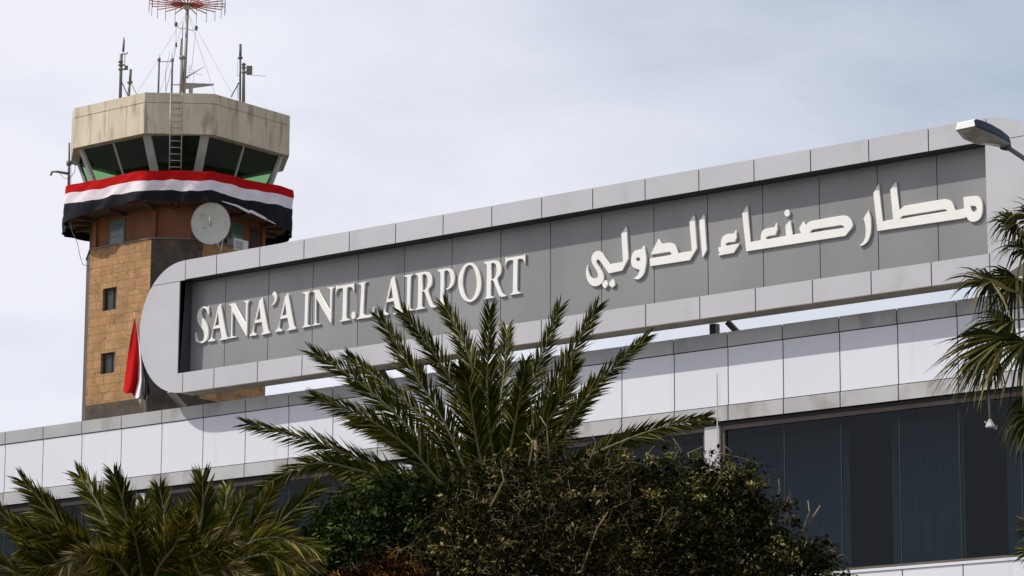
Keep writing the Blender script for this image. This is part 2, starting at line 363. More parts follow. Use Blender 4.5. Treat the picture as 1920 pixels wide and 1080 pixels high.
m.box((xil-.02, YR+.03, zib), (xir+.02, YS+DEP, zit)); m.build('frame', MT['back'], sign)
for za, zc in ((zit, zt), (zb, zib)):
    m = MB(); strip(m, xs, xe, za, zc, YS, sseam); m.build('border_cladding', MT['silver'], sign)
m = MB()
for a, b in zip([xs]+sorted(q for q in sseam if xs+.05 < q < xe-.05), sorted(q for q in sseam if xs+.05 < q < xe-.05)+[xe]):
    m.box((a+.006, YS+.002, zb-.012), (b-.006, YS+DEP, zb-.001))
m.build('soffit', MT['soffit'], sign)
for nm, ring, xin in (('left', arc(xs, xs-xl, -1), xil), ('right', arc(xe, 1.22, 1), xir)):
    ring = [(x, z) for x, z in ring]
    sg = -1 if nm == 'left' else 1
    # rounded end: curved skirt with a flat face, the top corner panel split off by a joint
    zj = zit-.02
    up = [p for p in ring if p[1] >= zj]; lw = [p for p in ring if p[1] < zj]
    # crossing point on the arc at zj
    a, b = up[-1], lw[0]; t = (a[1]-zj)/(a[1]-b[1]); xc_ = a[0]+(b[0]-a[0])*t
    xsea = xs if sg < 0 else xe
    top = [(xsea+sg*.008, zj+.006)] + [(xsea+sg*.008, zt)] + up[1:] + [(xc_, zj+.006)]
    bot = [(xin, zj-.006), (xc_, zj-.006)] + lw[:-1] + [(xsea+sg*.008, zb), (xsea+sg*.008, zib), (xin, zib)]
    curve_solid('end_cap', [top], YS-.001, .03, MT['silver'], sign)
    curve_solid('end_cap', [bot], YS-.001, .03, MT['silver'], sign)
    body = [(xin, zt-.012)] + [(x-sg*.012, z-.012*(1 if z > 13.5 else -1)) for x, z in ring] + [(xin, zb+.012)]
    curve_solid('end_shell', [body], YS+.031, DEP-.031, MT['soffit'] if nm == 'x' else MT['silver'], sign)
m = MB(); pseam = [q-.05 for q in sseam]
strip(m, xil+.016, xir-.004, zib+.002, zit-.002, YR, pseam, gap=.016); m.build('face_panel', MT['recess'], sign)
m = MB(); m.box((xil+.001, YS+.003, zib+.004), (xil+.014, YR-.002, zit-.004)); m.build('jamb', MT['jamb'], sign)
# struts under the sign
def strut(p, q, w, mt, name='strut'):
    k = MB(); k.bar(p, q, w, w, (0, 1, 0)); k.build(name, mt, sign)
x = at(1340, 640, 45.5).x; strut((x, 45.5, zb+.1), (x, 45.5, 11.46), .13, MT['steel'], 'post')
strut((x, YS+DEP, zb+.1), (x, 45.57, zb+.1), .10, MT['steel'], 'bracket')
strut((x+.42, 45.3, zb+.06), (x+1.1, 45.5, 11.46), .09, MT['steel'])
x = at(765, 720, 45.5).x
for sx in (-1, 1): strut((x+sx*.5, 45.3, zb+.06), (x+sx*.02, 45.5, 11.46), .09, MT['steel'])
strut((x-1.2, 45.3, zb+.08), (x+1.2, 45.3, zb+.08), .06, MT['steel'], 'bracket')
p = at(318, 733, YS+.45); strut(p, at(352, 772, 45.45), .09, MT['beam'], 'strut')

# letters --------------------------------------------------------------
YL = YR-.045
def crop(x0, y0, sc): return lambda p: at(x0+p[0]*sc, y0+p[1]*sc, YL)
CA, CB, CC = crop(350, 500, 270/1822), crop(560, 480, 270/1822), crop(780, 460, 220/1697)
G = {}
def glyph(ch, cr, anchor, outer, holes=()):
    a = cr(anchor); G[ch] = [[(cr(p).x-a.x, cr(p).z-a.z) + tuple(p[2:]) for p in pl] for pl in [outer, *holes]]
glyph('S', CA, (104, 960), [(278,498),(285,555),(283,615),(264,612),(256,570,1),(232,537,1),(206,534,1),(188,570,1),(198,635,1),(240,690,1),(270,760,1),(276,850,1),(250,935,1),(195,972,1),(140,966,1),(106,946),(104,830),(116,828),(126,890,1),(150,932,1),(178,940,1),(205,925,1),(216,880,1),(206,815,1),(165,755,1),(136,700,1),(128,620,1),(150,545,1),(195,502,1),(235,500,1),(258,512,1),(264,499)])
glyph('A', CA, (266, 952), [(424,468),(437,500),(503,870,1),(522,898,1),(521,917),(412,938),(412,922),(434,904,1),(438,880,1),(418,776),(335,792),(322,888,1),(332,910,1),(356,922),(352,944),(266,952),(268,935),(294,914,1),(310,870,1),(384,545),(388,512)], [[(392,585),(409,736),(350,750)]])
glyph('N', CA, (524, 916), [(530,472),(606,456),(742,712),(744,475,1),(733,453,1),(708,450),(706,436),(802,422),(800,438),(784,452,1),(776,478,1),(764,882),(750,884),(584,585),(580,862,1),(590,880,1),(628,878),(626,898),(524,916),(524,900),(548,886,1),(556,862,1),(562,520,1),(550,496,1),(530,490)])
glyph("'", CA, (1064, 490), [(1106,307),(1132,330,1),(1146,370,1),(1135,430,1),(1105,480,1),(1068,500),(1064,488),(1090,460,1),(1106,425,1),(1104,390,1),(1074,348)])
glyph('I', CB, (36, 914), [(38,460),(156,438),(156,455),(134,468,1),(128,495,1),(114,850,1),(122,870,1),(158,876),(158,892),(36,914),(38,898),(60,880,1),(68,855,1),(76,500,1),(66,482,1),(40,478)])
glyph('L', CB, (726, 806), [(742,345),(864,318),(866,335),(842,347,1),(838,375,1),(822,700,1),(832,738,1),(870,744,1),(915,722,1),(946,640),(958,648),(944,775),(726,806),(728,790),(758,770,1),(768,740,1),(786,400,1),(776,368,1),(744,362)])
glyph('.', CB, (660, 805), [(690+29*cos(i*pi/5), 753+52*sin(i*pi/5), 1) for i in range(10)])
glyph('T', CC, (1354, 726), [(1290,163),(1306,180),(1556,140),(1572,122),(1582,125),(1584,275),(1568,272),(1554,225,1),(1528,202,1),(1480,206,1),(1474,240,1),(1468,640,1),(1482,667,1),(1520,682),(1520,700),(1354,726),(1354,706),(1386,685,1),(1394,655,1),(1400,250,1),(1396,220,1),(1340,226,1),(1310,252,1),(1294,312),(1280,314)])
glyph('R', CC, (974, 788), [(975,240),(1130,214,1),(1190,225,1),(1230,280,1),(1238,350,1),(1222,425,1),(1180,488,1),(1240,660,1),(1266,703,1),(1300,718),(1298,742),(1250,752,1),(1215,746,1),(1190,715,1),(1122,540,1),(1106,514,1),(1088,512),(1085,715,1),(1096,734,1),(1132,740),(1130,762),(974,788),(976,768),(1003,748,1),(1012,720,1),(1018,310,1),(1008,277,1),(978,262)], [[(1090,266),(1120,259,1),(1150,290,1),(1160,360,1),(1145,440,1),(1115,480,1),(1089,490)]])
glyph('P', CC, (304, 896), [(303,352),(450,328,1),(510,340,1),(550,390,1),(562,460,1),(545,560,1),(500,620,1),(450,648,1),(425,638),(430,622),(462,605,1),(488,550,1),(494,480,1),(482,410,1),(455,372,1),(425,369,1),(412,385),(405,800,1),(414,836,1),(450,852),(450,875),(304,896),(306,876),(336,856,1),(344,820,1),(348,420,1),(338,392,1),(306,372)])
glyph('O', CC, (604, 828), [(775,248,1),(850,275,1),(915,370,1),(945,520,1),(930,660,1),(870,775,1),(775,828,1),(690,790,1),(630,690,1),(604,540,1),(625,400,1),(690,290,1)], [[(775,292,1),(820,320,1),(858,420,1),(872,560,1),(850,690,1),(810,765,1),(775,785,1),(740,760,1),(700,670,1),(680,540,1),(690,420,1),(725,320,1)]])
for ch, cr, an in (('S',CA,(104,960)),('A',CA,(266,952)),('N',CA,(524,916)),('A',CA,(790,880)),("'",CA,(1064,490)),('A',CA,(1115,828)),('I',CB,(36,914)),('N',CB,(165,890)),
                   ('T',CB,(515,838)),('.',CB,(660,805)),('L',CB,(726,806)),('A',CB,(1035,758)),('I',CB,(1328,712)),('R',CB,(1468,690)),('P',CC,(304,896)),('O',CC,(604,828)),('R',CC,(974,788)),('T',CC,(1354,726))):
    a = cr(an)
    o = curve_solid({"'": 'apostrophe', '.': 'full_stop'}.get(ch, 'letter'), [[(x+a.x, z+a.z) for x, z in smoothpoly(pl)] for pl in G[ch]], YL, .045, MT['letter'], sign, .007, 0 if ch in 'A' else .004)
C4, C5, C6 = crop(1080, 400, 340/1920), crop(1330, 380, 310/1920), crop(1580, 320, 290/1920)
def ell(cx, cy, rx, ry): return [(cx+rx*cos(i*pi/5), cy+ry*sin(i*pi/5), 1) for i in range(10)]
ARAB = [
 ('letter', C6, [(428,752),(378,280),(440,163),(450,185),(492,628),(625,604),(588,235),(658,132),(668,155),(697,490),(762,437),(1250,354,1),(1320,362,1),(1365,400,1),(1390,465,1),(1402,490),(1505,470),(1496,330),(1590,318,1),(1680,320,1),(1725,370,1),(1738,460,1),(1725,560,1),(1680,620,1),(1610,638,1),(1560,615,1),(1532,575),(1515,592)],
   [[(710,598),(742,565),(1250,481),(1282,486,1),(1294,502)], [(1588,440),(1640,442,1),(1662,470,1),(1650,500,1),(1620,512,1),(1598,482,1)]]),
 ('letter', C6, [(318,488),(345,560,1),(355,660,1),(348,780,1),(310,880,1),(250,930,1),(208,936),(210,924),(250,890,1),(278,820,1),(282,720,1),(270,640,1),(256,595)], []),
 ('letter', C5, [(425,568),(378,125),(436,28),(446,55),(474,456),(594,436),(597,370,1),(620,322,1),(665,298,1),(735,288,1),(758,280),(772,235),(795,300),(768,375),(685,391,1),(660,405,1),(664,424,1),(690,421),(888,385),(880,265),(936,205),(945,220),(962,372),(1064,355),(1040,295),(1088,218),(1118,268),(1140,235,1),(1190,212,1),(1515,153,1),(1590,152,1),(1645,195,1),(1668,260,1),(1650,300),(1580,388)],
   [[(1170,350),(1185,325,1),(1215,312,1),(1515,263),(1548,268,1),(1566,290)]]),
 ('letter_dot', C5, ell(902,122,34,43), []),
 ('letter', C5, [(304,318),(320,400),(298,455),(215,465,1),(190,480,1),(202,498,1),(240,492),(345,472),(347,487),(285,585),(105,618),(100,610),(118,575),(104,562),(102,520),(130,515),(135,440,1),(160,388,1),(210,365,1),(270,360),(290,350)], []),
 ('letter', C4, [(1352,5),(1362,35),(1385,385),(1345,470),(1335,460),(1302,80)], []),
 ('letter', C4, [(782,563),(778,478),(985,443),(1012,430,1),(985,409,1),(960,412),(795,440),(790,430),(870,270),(905,322),(990,311,1),(1045,330,1),(1072,380,1),(1082,420),(1225,398),(1198,92),(1246,12),(1258,45),(1282,370),(1205,498)], []),
 ('letter', C4, [(714,340),(735,390),(745,470,1),(738,570,1),(715,650,1),(660,700,1),(605,692),(612,685),(650,655,1),(672,600),(640,590,1),(600,570,1),(580,520,1),(585,450,1),(615,400,1),(655,385,1),(690,380)], [ell(656,487,22,18)]),
 ('letter', C4, [(530,132),(540,165),(555,480),(490,608),(345,638),(280,545),(245,500,1),(225,492,1),(218,520,1),(270,600,1),(295,660,1),(285,720,1),(240,765,1),(180,772,1),(130,730,1),(105,660,1),(105,600,1),(118,548),(125,560),(135,620,1),(160,675,1),(200,690,1),(232,660,1),(215,610,1),(170,530,1),(160,470,1),(190,415,1),(240,397,1),(280,420,1),(320,480),(358,538),(495,514),(478,218)], []),
 ('letter_dot', C4, [(310,705),(338,735),(338,760),(310,800),(280,775),(275,740)], []),
 ('letter_dot', C4, [(385,695),(415,735),(412,765),(382,790),(350,765),(352,730)], []),
]
for nm, cr, outer, holes in ARAB:
    curve_solid(nm, [[(cr(p).x, cr(p).z) for p in smoothpoly(pl)] for pl in [outer, *holes]], YL, .045, MT['letter'], sign, .007)

# ------------------------------------------------------------------ control tower
TX, TY = -79.27, 79.12
ct = thing('control_tower', (TX, TY, 0), 'tan stone control tower with concrete parapet above slanted windows', 'tower')
def ring(xA, xB, yF, xR_, yC, yD, z):
    p = [(xA, yF), (xB, yF), (xR_, yC), (xR_, yD)]; p += [(2*TX-x, 2*TY-y) for x, y in p]
    return [V((x, y, z)) for x, y in p]
def scale_ring(rg, k, z): return [V((TX+(p.x-TX)*k, TY+(p.y-TY)*k, z)) for p in rg]
SH = lambda z: ring(-80.731, -77.702, 76.288, -76.438, 77.529, 80.821, z)
UPR = lambda z: ring(-80.812, -77.866, 76.618, -76.768, 77.264, 80.843, z)
GA = lambda z: ring(-81.193, -77.372, 75.489, -75.639, 77.04, 81.178, z)
PA = lambda z: ring(-81.027, -77.485, 75.578, -75.728, 77.204, 81.065, z)
WT = ring(-80.971, -77.669, 75.92, -76.07, 77.133, 81.01, 28.87)
WB = ring(-80.749, -77.771, 76.427, -76.577, 77.346, 80.917, 27.7)
ZSH = 25.28
def ring_walls(mb, lo_, hi_, mats_):
    for i in range(8):
        j = (i+1) % 8; mb.face([lo_[i], lo_[j], hi_[j], hi_[i]], mats_[i])
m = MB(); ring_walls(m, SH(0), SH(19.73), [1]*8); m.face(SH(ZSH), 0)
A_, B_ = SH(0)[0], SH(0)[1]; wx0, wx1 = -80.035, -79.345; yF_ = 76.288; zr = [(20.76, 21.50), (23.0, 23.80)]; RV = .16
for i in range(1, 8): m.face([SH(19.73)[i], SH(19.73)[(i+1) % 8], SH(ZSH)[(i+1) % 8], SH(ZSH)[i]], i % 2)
def wq(x0, x1, z0, z1): m.face([(x0, yF_, z0), (x1, yF_, z0), (x1, yF_, z1), (x0, yF_, z1)], 0)
wq(A_.x, wx0, 19.73, ZSH); wq(wx1, B_.x, 19.73, ZSH)
zz_ = 19.73
for z0, z1 in zr:
    wq(wx0, wx1, zz_, z0); zz_ = z1
    c0 = [(wx0, z0), (wx1, z0), (wx1, z1), (wx0, z1)]
    for (xa, za), (xb, zb_) in zip(c0, c0[1:]+c0[:1]): m.face([(xa, yF_, za), (xb, yF_, zb_), (xb, yF_+RV, zb_), (xa, yF_+RV, za)], 0)
wq(wx0, wx1, zz_, ZSH)
m.build('shaft', [MT['tan'], MT['basalt']], ct)
m = MB(); ring_walls(m, scale_ring(SH(0), 1.012, ZSH), scale_ring(SH(0), 1.012, ZSH+.05), [0]*8); m.face(scale_ring(SH(0), 1.012, ZSH+.05)); m.build('shaft_ledge', MT['steel'], ct)
# recessed windows on the left face of the shaft
def tower_window(x0, x1, z0, z1, yf, split=.6):
    k = MB(); yb = yf+RV; f = .05
    k.box((x0+.002, yb-.06, z0+.002), (x0+f, yb, z1-.002)); k.box((x1-f, yb-.06, z0+.002), (x1-.002, yb, z1-.002))
    k.box((x0+f, yb-.06, z1-f), (x1-f, yb, z1-.002)); k.box((x0+f, yb-.06, z0+.002), (x1-f, yb, z0+f)); xm = x0+(x1-x0)*split
    k.box((xm-.02, yb-.05, z0+f), (xm+.02, yb, z1-f)); k.box((x0+.002, yb+.001, z0+.002), (x1-.002, yb+.02, z1-.002))
    w = k.build('window', MT['back'], ct)
    q = MB(); q.box((x0+f, yb-.02, z0+f), (xm-.02, yb-.012, z1-f)); q.box((xm+.02, yb-.02, z0+f), (x1-f, yb-.012, z1-f)); q.build('pane', MT['winpane'], w)
MT['winpane'] = mat('dull window pane', (.014, .019, .017), .4, col2=(.035, .045, .04), nscale=2.2, nstretch=(3, 3, .6))
MT['winblue'] = mat('curtained window pane', (.10, .125, .135), .15, col2=(.14, .17, .18), nscale=1.2)
for z0, z1 in zr: tower_window(wx0, wx1, z0, z1, yF_)
# orange brown storey under the gallery
m = MB(); ring_walls(m, UPR(ZSH+.05), UPR(26.5), [0]*8); m.build('upper_storey', MT['rust'], ct)
for i in range(8):
    m = MB(); p = UPR(0)[i]; r = .09; m.box((p.x-r, p.y-r, ZSH+.055), (p.x+r, p.y+r, 26.45)); m.build('corner_pilaster', MT['rust'], ct)
k = MB(); x0, x1, z0, z1, yf = -80.1, -79.35, 25.4, 26.32, 76.618
k.box((x0, yf-.03, z0), (x1, yf-.008, z1)); w = k.build('window', MT['steel'], ct)
q = MB(); q.box((x0+.05, yf-.036, z0+.3), (x1-.05, yf-.031, z1-.04)); q.box((x0+.05, yf-.036, z0+.04), (x1-.05, yf-.031, z0+.26)); q.build('pane', MT['winblue'], w)
# windows and door on the right face of that storey
xR_ = -76.768
for ya, yb, mt in ((78.55, 79.15, 'winpane'), (79.22, 79.85, 'cabgreen')):
    MT.setdefault('cabgreen', mat('green grey pane', (.06, .10, .08), .15, col2=(.09, .13, .10), nscale=2))
    k = MB(); k.box((xR_+.008, ya, 25.45), (xR_+.03, yb, 26.3)); w = k.build('window', MT['steel'], ct)
    q = MB(); q.box((xR_+.031, ya+.04, 25.49), (xR_+.036, yb-.04, 26.26)); q.build('pane', MT[mt], w)
k = MB(); k.box((xR_+.008, 80.25, ZSH+.06), (xR_+.03, 80.62, 26.25)); k.build('door', MT['back'], ct)
# gallery
gs = .975
m = MB(); gl = scale_ring(GA(0), gs, 26.62); gh = scale_ring(GA(0), gs, 27.45); m.prism(gl, gh, 0, False); m.build('gallery_wall', MT['concrete'], ct)
m = MB(); m.prism(scale_ring(GA(0), gs-.004, 26.48), scale_ring(GA(0), gs-.004, 26.61)); 
for i in range(8):
    a, b = UPR(26.40)[i], scale_ring(GA(0), .90, 0)[i]; b.z = 26.40; m.bar(a, b, .12, .12)
    a2 = (UPR(26.42)[i]+UPR(26.42)[(i+1) % 8])/2; b2 = (gl[i]+gl[(i+1) % 8])/2; b2 = a2.lerp(b2, .85); b2.z = 26.42; m.bar(a2, b2, .09, .09)
m.build('gallery_floor', MT['soff'], ct)
# cab: dark floor and ceiling, glass, posts
m = MB(); m.face(scale_ring(WB, .96, 27.1)); m.face(list(reversed(scale_ring(WT, .995, 28.862))));
m.prism(scale_ring(WB, .30, 27.11), scale_ring(WB, .30, 28.85)); m.build('cab_interior', MT['darkroom'], ct)
WL = [b+(b-t)*(.5/1.17) for t, b in zip(WT, WB)]        # windows run on below the banner
for i in range(8):
    j = (i+1) % 8; k = MB(); k.face([WL[i], WL[j], WT[j], WT[i]]); k.build('cab_window', MT['cabglass'], ct)
    k = MB(); o_ = (WT[i]-V((TX, TY, WT[i].z))).normalized(); tq = o_.cross(V((0, 0, 1)))
    r = [(-.15, -.06), (.15, -.06), (.15, .05), (-.15, .05)]
    k.prism([WL[i]+tq*a+o_*b for a, b in r], [WT[i]+tq*a+o_*b for a, b in r]); k.build('corner_post', MT['post'], ct)
    if i % 2 == 0:
        nn = (WT[j]-WT[i]).normalized(); a, b = (WL[i]+WL[j])/2, (WT[i]+WT[j])/2; k = MB(); oo = V((nn.y, -nn.x, 0))
        k.prism([a+nn*s+oo*t for s, t in ((-.035, -.03), (.035, -.03), (.035, .04), (-.035, .04))], [b+nn*s+oo*t for s, t in ((-.035, -.03), (.035, -.03), (.035, .04), (-.035, .04))]); k.build('mullion', MT['post'], ct)
# concrete parapet of the cab roof: slabs with open joints and a coping course
m = MB(); zc0, zc1, zc2 = 28.87, 29.97, 30.33
m.prism(scale_ring(PA(0), .992, zc0+.004), scale_ring(PA(0), .992, zc2-.01))
pl, ph_, pt = PA(zc0), PA(zc1), PA(zc2)
def slab(a, b, z0, z1, n, g_=.012):
    nn = (b-a); L = nn.length; nn.normalize(); oo = V((nn.y, -nn.x, 0))
    for i in range(n):
        s0, s1 = L*i/n+(g_/2 if i else 0), L*(i+1)/n-(g_/2 if i < n-1 else 0)
        p, q = a+nn*s0, a+nn*s1
        m.prism([V((u.x, u.y, z0)) for u in (p, q, q-oo*.028, p-oo*.028)], [V((u.x, u.y, z1)) for u in (p, q, q-oo*.028, p-oo*.028)])
for i in range(8):
    j = (i+1) % 8; slab(PA(0)[i], PA(0)[j], zc0, zc1-.012, 4 if i % 2 == 0 else 2); slab(PA(0)[i], PA(0)[j], zc1+.012, zc2, 2 if i % 2 == 0 else 1)
m.build('roof_parapet', MT['concrete'], ct)
# ladder on the chamfered front
nF = V((1, -1, 0)).normalized(); tF = V((1, 1, 0)).normalized()
def front(px, py, off):      # point near the front facet, pushed out by off
    mid = (PA(0)[1]+PA(0)[2])/2; d = ray(px, py); t = (mid+nF*off-V((0, 0, EYE))).dot(nF)/d.dot(nF); return d*t+V((0, 0, EYE))
k = MB(); lt, lb = front(331, 172, .14), front(328.5, 318, .14)
for s in (-1, 1): k.tube([lb+tF*s*.2, lt+tF*s*.2], .02, 6)
for i in range(12):
    p = lb.lerp(lt, (i+.4)/12); k.tube([p-tF*.2, p+tF*.2], .016, 6)
k.build('ladder', MT['ladder'], ct, True)

# banner round the gallery -------------------------------------------------
rb = random.Random(4)
G0 = GA(0)
per = [(G0[(i+1) % 8]-G0[i]).length for i in range(8)]
def at_per(i, t):
    return G0[i].lerp(G0[(i+1) % 8], t)
key = {0: (27.51, 27.2, 26.83, 26.19), 1: (27.50, 27.16, 26.80, 26.47), 2: (27.52, 27.18, 26.82, 26.47), 3: (27.62, 27.33, 26.95, 26.12)}
cols = []
for i in range(8):
    n = 26 if i % 2 == 0 else 14
    for s in range(n):
        t = s/n; k0, k1 = key.get(i, (27.5, 27.17, 26.8, 26.2)), key.get(i+1 if i < 7 else 0, (27.5, 27.17, 26.8, 26.2))
        zz = [a+(b-a)*t for a, b in zip(k0, k1)]
        if i == 0: zz[3] = 26.19+.30*min(1, t*2.2)**.7 - .04*sin(t*pi)
        if i == 2: zz[3] = 26.47-.10*t-.25*max(0, t-.45)/.55; zz[0] -= .03*sin(pi*t*2)*(.5 if t < .5 else 1); zz[2] -= .04*sin(pi*t)
        p = at_per(i, t); q = at_per(i, min(1, t+.01)) - at_per(i, max(0, t-.01)); o_ = V((q.y, -q.x, 0)).normalized()
        cols.append((p, o_, zz, i+t))
m = MB(); rows = 13; nc = len(cols); vv = []
def bz(zz, r):              # 13 rows: 0-4 red, 4-8 white, 8-12 black
    s = r//4 if r < 12 else 2; f = (r-4*s)/4; return zz[s]+(zz[s+1]-zz[s])*f
for p, o_, zz, u in cols:
    for r in range(rows):
        w = r/12
        off = .03 + w*(.05*sin(u*7.1+1)+.04*sin(u*17+r*.45)+.022*sin(u*41-r*.7)+.014*sin(u*73+r*.9)) + .012*sin(u*29+r*1.1) + .02*w - (.04*max(0, w-.75)/.25)
        q = p + o_*off; vv.append((q.x, q.y, bz(zz, r) + (.022*sin(u*9.3+r*.2)+.014*sin(u*23))*(1 if 0 < r < 12 else .6)))
fs, mi = [], []
for c in range(nc):
    d = (c+1) % nc
    for r in range(rows-1): fs.append((c*rows+r, c*rows+r+1, d*rows+r+1, d*rows+r)); mi.append(min(2, r//4))
m.v, m.f, m.m = vv, fs, mi
bn = m.build('flag_banner', [MT['red'], MT['wht'], MT['blk']], None, True)
tag(bn, 'red white and black banner wrapped around the tower gallery', 'banner')
# turned-up underside of the cloth on the right
k = MB(); A_ = [G0[2].lerp(G0[3], t)+V((.06, 0, 0)) for t in (.12, .3, .45, .47, .62, .78)]; zz = (26.53, 26.48, 26.36, 26.40, 26.30, 26.20); hh = (.02, .07, .09, .1, .09, .015)
for i in range(5): k.face([(A_[i].x, A_[i].y, zz[i]), (A_[i+1].x, A_[i+1].y, zz[i+1]), (A_[i+1].x+.02, A_[i+1].y, zz[i+1]+hh[i+1]), (A_[i].x+.02, A_[i].y, zz[i]+hh[i])])
k.build('turned_hem', MT['wht'], bn)

# satellite dish -----------------------------------------------------------
DD = 108.3
dc = atd(395, 419, DD); dn = (V((0, 0, EYE))-dc); dn.z += 10; dn = dn.normalized(); dn = (dn - RT*.12).normalized()
du = dn.cross(V((0, 0, 1))).normalized(); dv = du.cross(dn)
sd = thing('satellite_dish', (dc.x, dc.y, ZSH), 'round grey white satellite dish mounted on the tower shaft below the gallery', 'satellite dish')
m = MB(); nr, ns = 8, 40; RD = .715; vv = [dc-dn*.16]
for i in range(1, nr+1):
    r = RD*i/nr
    for k_ in range(ns): a = 2*pi*k_/ns; vv.append(dc - dn*.16*(1-(i/nr)**2) + (du*cos(a)*.95+dv*sin(a)*1.02)*r)
fs = [(0, 1+k_, 1+(k_+1) % ns) for k_ in range(ns)]
for i in range(nr-1):
    for k_ in range(ns): fs.append((1+i*ns+k_, 1+(i+1)*ns+k_, 1+(i+1)*ns+(k_+1) % ns, 1+i*ns+(k_+1) % ns))
m.add(vv, fs); m.build('reflector', MT['dish'], sd, True)
m = MB(); m.tube([dc+(du*cos(2*pi*i/ns)*.95+dv*sin(2*pi*i/ns)*1.02)*RD for i in range(ns+1)], .014, 6, 0, False); m.build('rim', MT['grime'], sd, True)
hub = dc+dn*.35+RT*.02+V((0, 0, .02))
m = MB(); m.tube([atd(378, 402, DD), hub+V((0, 0, .12))], .016, 6); m.tube([atd(381, 429, DD), hub-V((0, 0, .1))], .016, 6); m.tube([atd(398, 418, DD-.1), hub], .016, 6); m.build('feed_arm', MT['beam'], sd, True)
m = MB(); m.tube([hub+V((0, 0, .18))-RT*.02, hub-V((0, 0, .14))+RT*.03], [.045, .03], 10); m.build('feed_horn', MT['beam'], sd, True)
m = MB(); b0 = dc-dn*.18; m.tube([b0, b0-dn*.3, V((b0.x, b0.y, ZSH))-dn*.3], .035, 8); m.build('mount', MT['grime'], sd, True)
m = MB(); m.tube([dc-V((0, 0, .68))+RT*.25, dc-V((0, 0, 1.0))+RT*.36, V((dc.x, dc.y, ZSH-.1))+RT*.4-dn*.3], .018, 6); m.build('brace', MT['whitebox'], sd, True)
# white box at its side
b = atx(452, 458, -76.40)
k = MB(); k.box((-76.74, b.y-.36, b.z-.25), (-76.4, b.y+.36, b.z+.17)); ac = k.build('air_conditioner', MT['whitebox'])
tag(ac, 'white air conditioner casing on the tower ledge beside the satellite dish', 'air conditioner')
k = MB()
for i in range(7): k.box((-76.395, b.y-.3, b.z-.2+i*.045), (-76.388, b.y+.1, b.z-.18+i*.045))
k.build('grille', MT['grime'], ac)

# masts on the cab roof ----------------------------------------------------
TD = 112.
def T_(px, py, dd=0): return atd(px, py, TD+dd)
def vert(px, y0, y1, dd=0, base=30.2):
    p = T_(px, y1, dd); q = T_(px, y0, dd); return p, V((p.x, p.y, q.z))
mast = thing('direction_finder_mast', T_(345, 180), 'tall mast carrying a red spoked antenna ring at the top of the tower', 'antenna mast')
bt, tp = T_(344, 182), T_(352, 14); bt.z = 30.0
m = MB(); m.tube([bt, tp], [.055, .05], 8); m.build('pole', MT['grime'], mast, True)
m = MB(); b2, t2 = T_(340, 182), T_(341, 108); m.tube([b2, t2], [.075, .06], 8); m.tube([t2-V((0, 0, .05)), t2+V((0, 0, .06))], .10, 8); m.tube([t2, T_(343, 42)], [.022, .012], 6); m.tube([T_(338, 108), T_(340, 72)], .025, 6)
m.build('side_tube', MT['grime'], mast, True)
m = MB(); hc = T_(351, 8); m.tube([hc-V((0, 0, .22)), hc-V((0, 0, .14)), hc+V((0, 0, .02))], [.07, .14, .15], 12); m.build('hub', MT['beam'], mast, True)
rs = 22
for i in range(rs):
    a = 2*pi*i/rs+.1; d_ = V((cos(a), sin(a), 0)); e = hc+d_*1.38+V((0, 0, .02)); k = MB()
    k.tube([hc+d_*.1+V((0, 0, -.02)), e], [.024, .018], 6); s_ = k.build('spoke', MT['redmetal'], mast, True)
    k = MB(); k.tube([e+V((0, 0, .34)), e-V((0, 0, .34))], .011, 5); k.build('dipole', MT['grime'], s_, True)
m = MB(); m.tube([hc+d_*0+V((cos(2*pi*i/32), sin(2*pi*i/32), 0))*.55+V((0, 0, 0)) for i in range(33)], .016, 5, 0, False); m.build('ring', MT['redmetal'], mast, True)
for (x1, y1, dd) in ((258, 174, 2), (438, 182, -2), (405, 182, 2), (300, 170, -2.2)):
    k = MB(); k.tube([T_(351, 22), T_(x1, y1, dd)], .006, 4); k.build('guy_wire', MT['grime'], mast)
k = MB(); p0, p1 = T_(330, 45), T_(368, 52)
k.tube([p0, T_(336, 53), T_(350, 54), T_(362, 58), p1], .011, 5); k.build('lamp_bracket', MT['pole'], mast, True)
for p, lowx, lowy in ((p0, 330, 86), (p1, 359, 130)):
    k = MB(); k.tube([p+V((0, 0, -.1)), p+V((0, 0, -.05)), p+V((0, 0, .03)), p+V((0, 0, .08))], [.03, .06, .06, .03], 8); k.build('beacon', MT['pole'], mast, True)
    k = MB(); k.tube([p, T_(lowx, lowy)], .008, 4); k.build('cable', MT['pole'], mast)
k = MB(); k.tube([T_(330, 80), T_(330.5, 88)], .04, 6); k.tube([T_(330.5, 88), T_(312, 168)], .008, 4); k.build('insulator', MT['pole'], mast, True)
# radar scanner bar
rd = thing('radar_scanner', T_(372, 178), 'tapered pale radar scanner bar turned sideways on the tower roof', 'radar')
k = MB(); a, b = T_(349, 162, -.6), T_(401, 159, -.6)
k.prism([a+V((0, 0, -.10))+AX*.07, a+V((0, 0, -.10))-AX*.07, a+V((0, 0, .13))-AX*.07, a+V((0, 0, .13))+AX*.07], [b+V((0, 0, -.02))+AX*.03, b+V((0, 0, -.02))-AX*.03, b+V((0, 0, .035))-AX*.03, b+V((0, 0, .035))+AX*.03]); k.build('scanner_bar', MT['grime'], rd)
k = MB(); p = T_(358, 166, -.6); k.tube([V((p.x, p.y, 30.0)), p], .07, 8); k.build('pedestal', MT['grime'], rd, True)
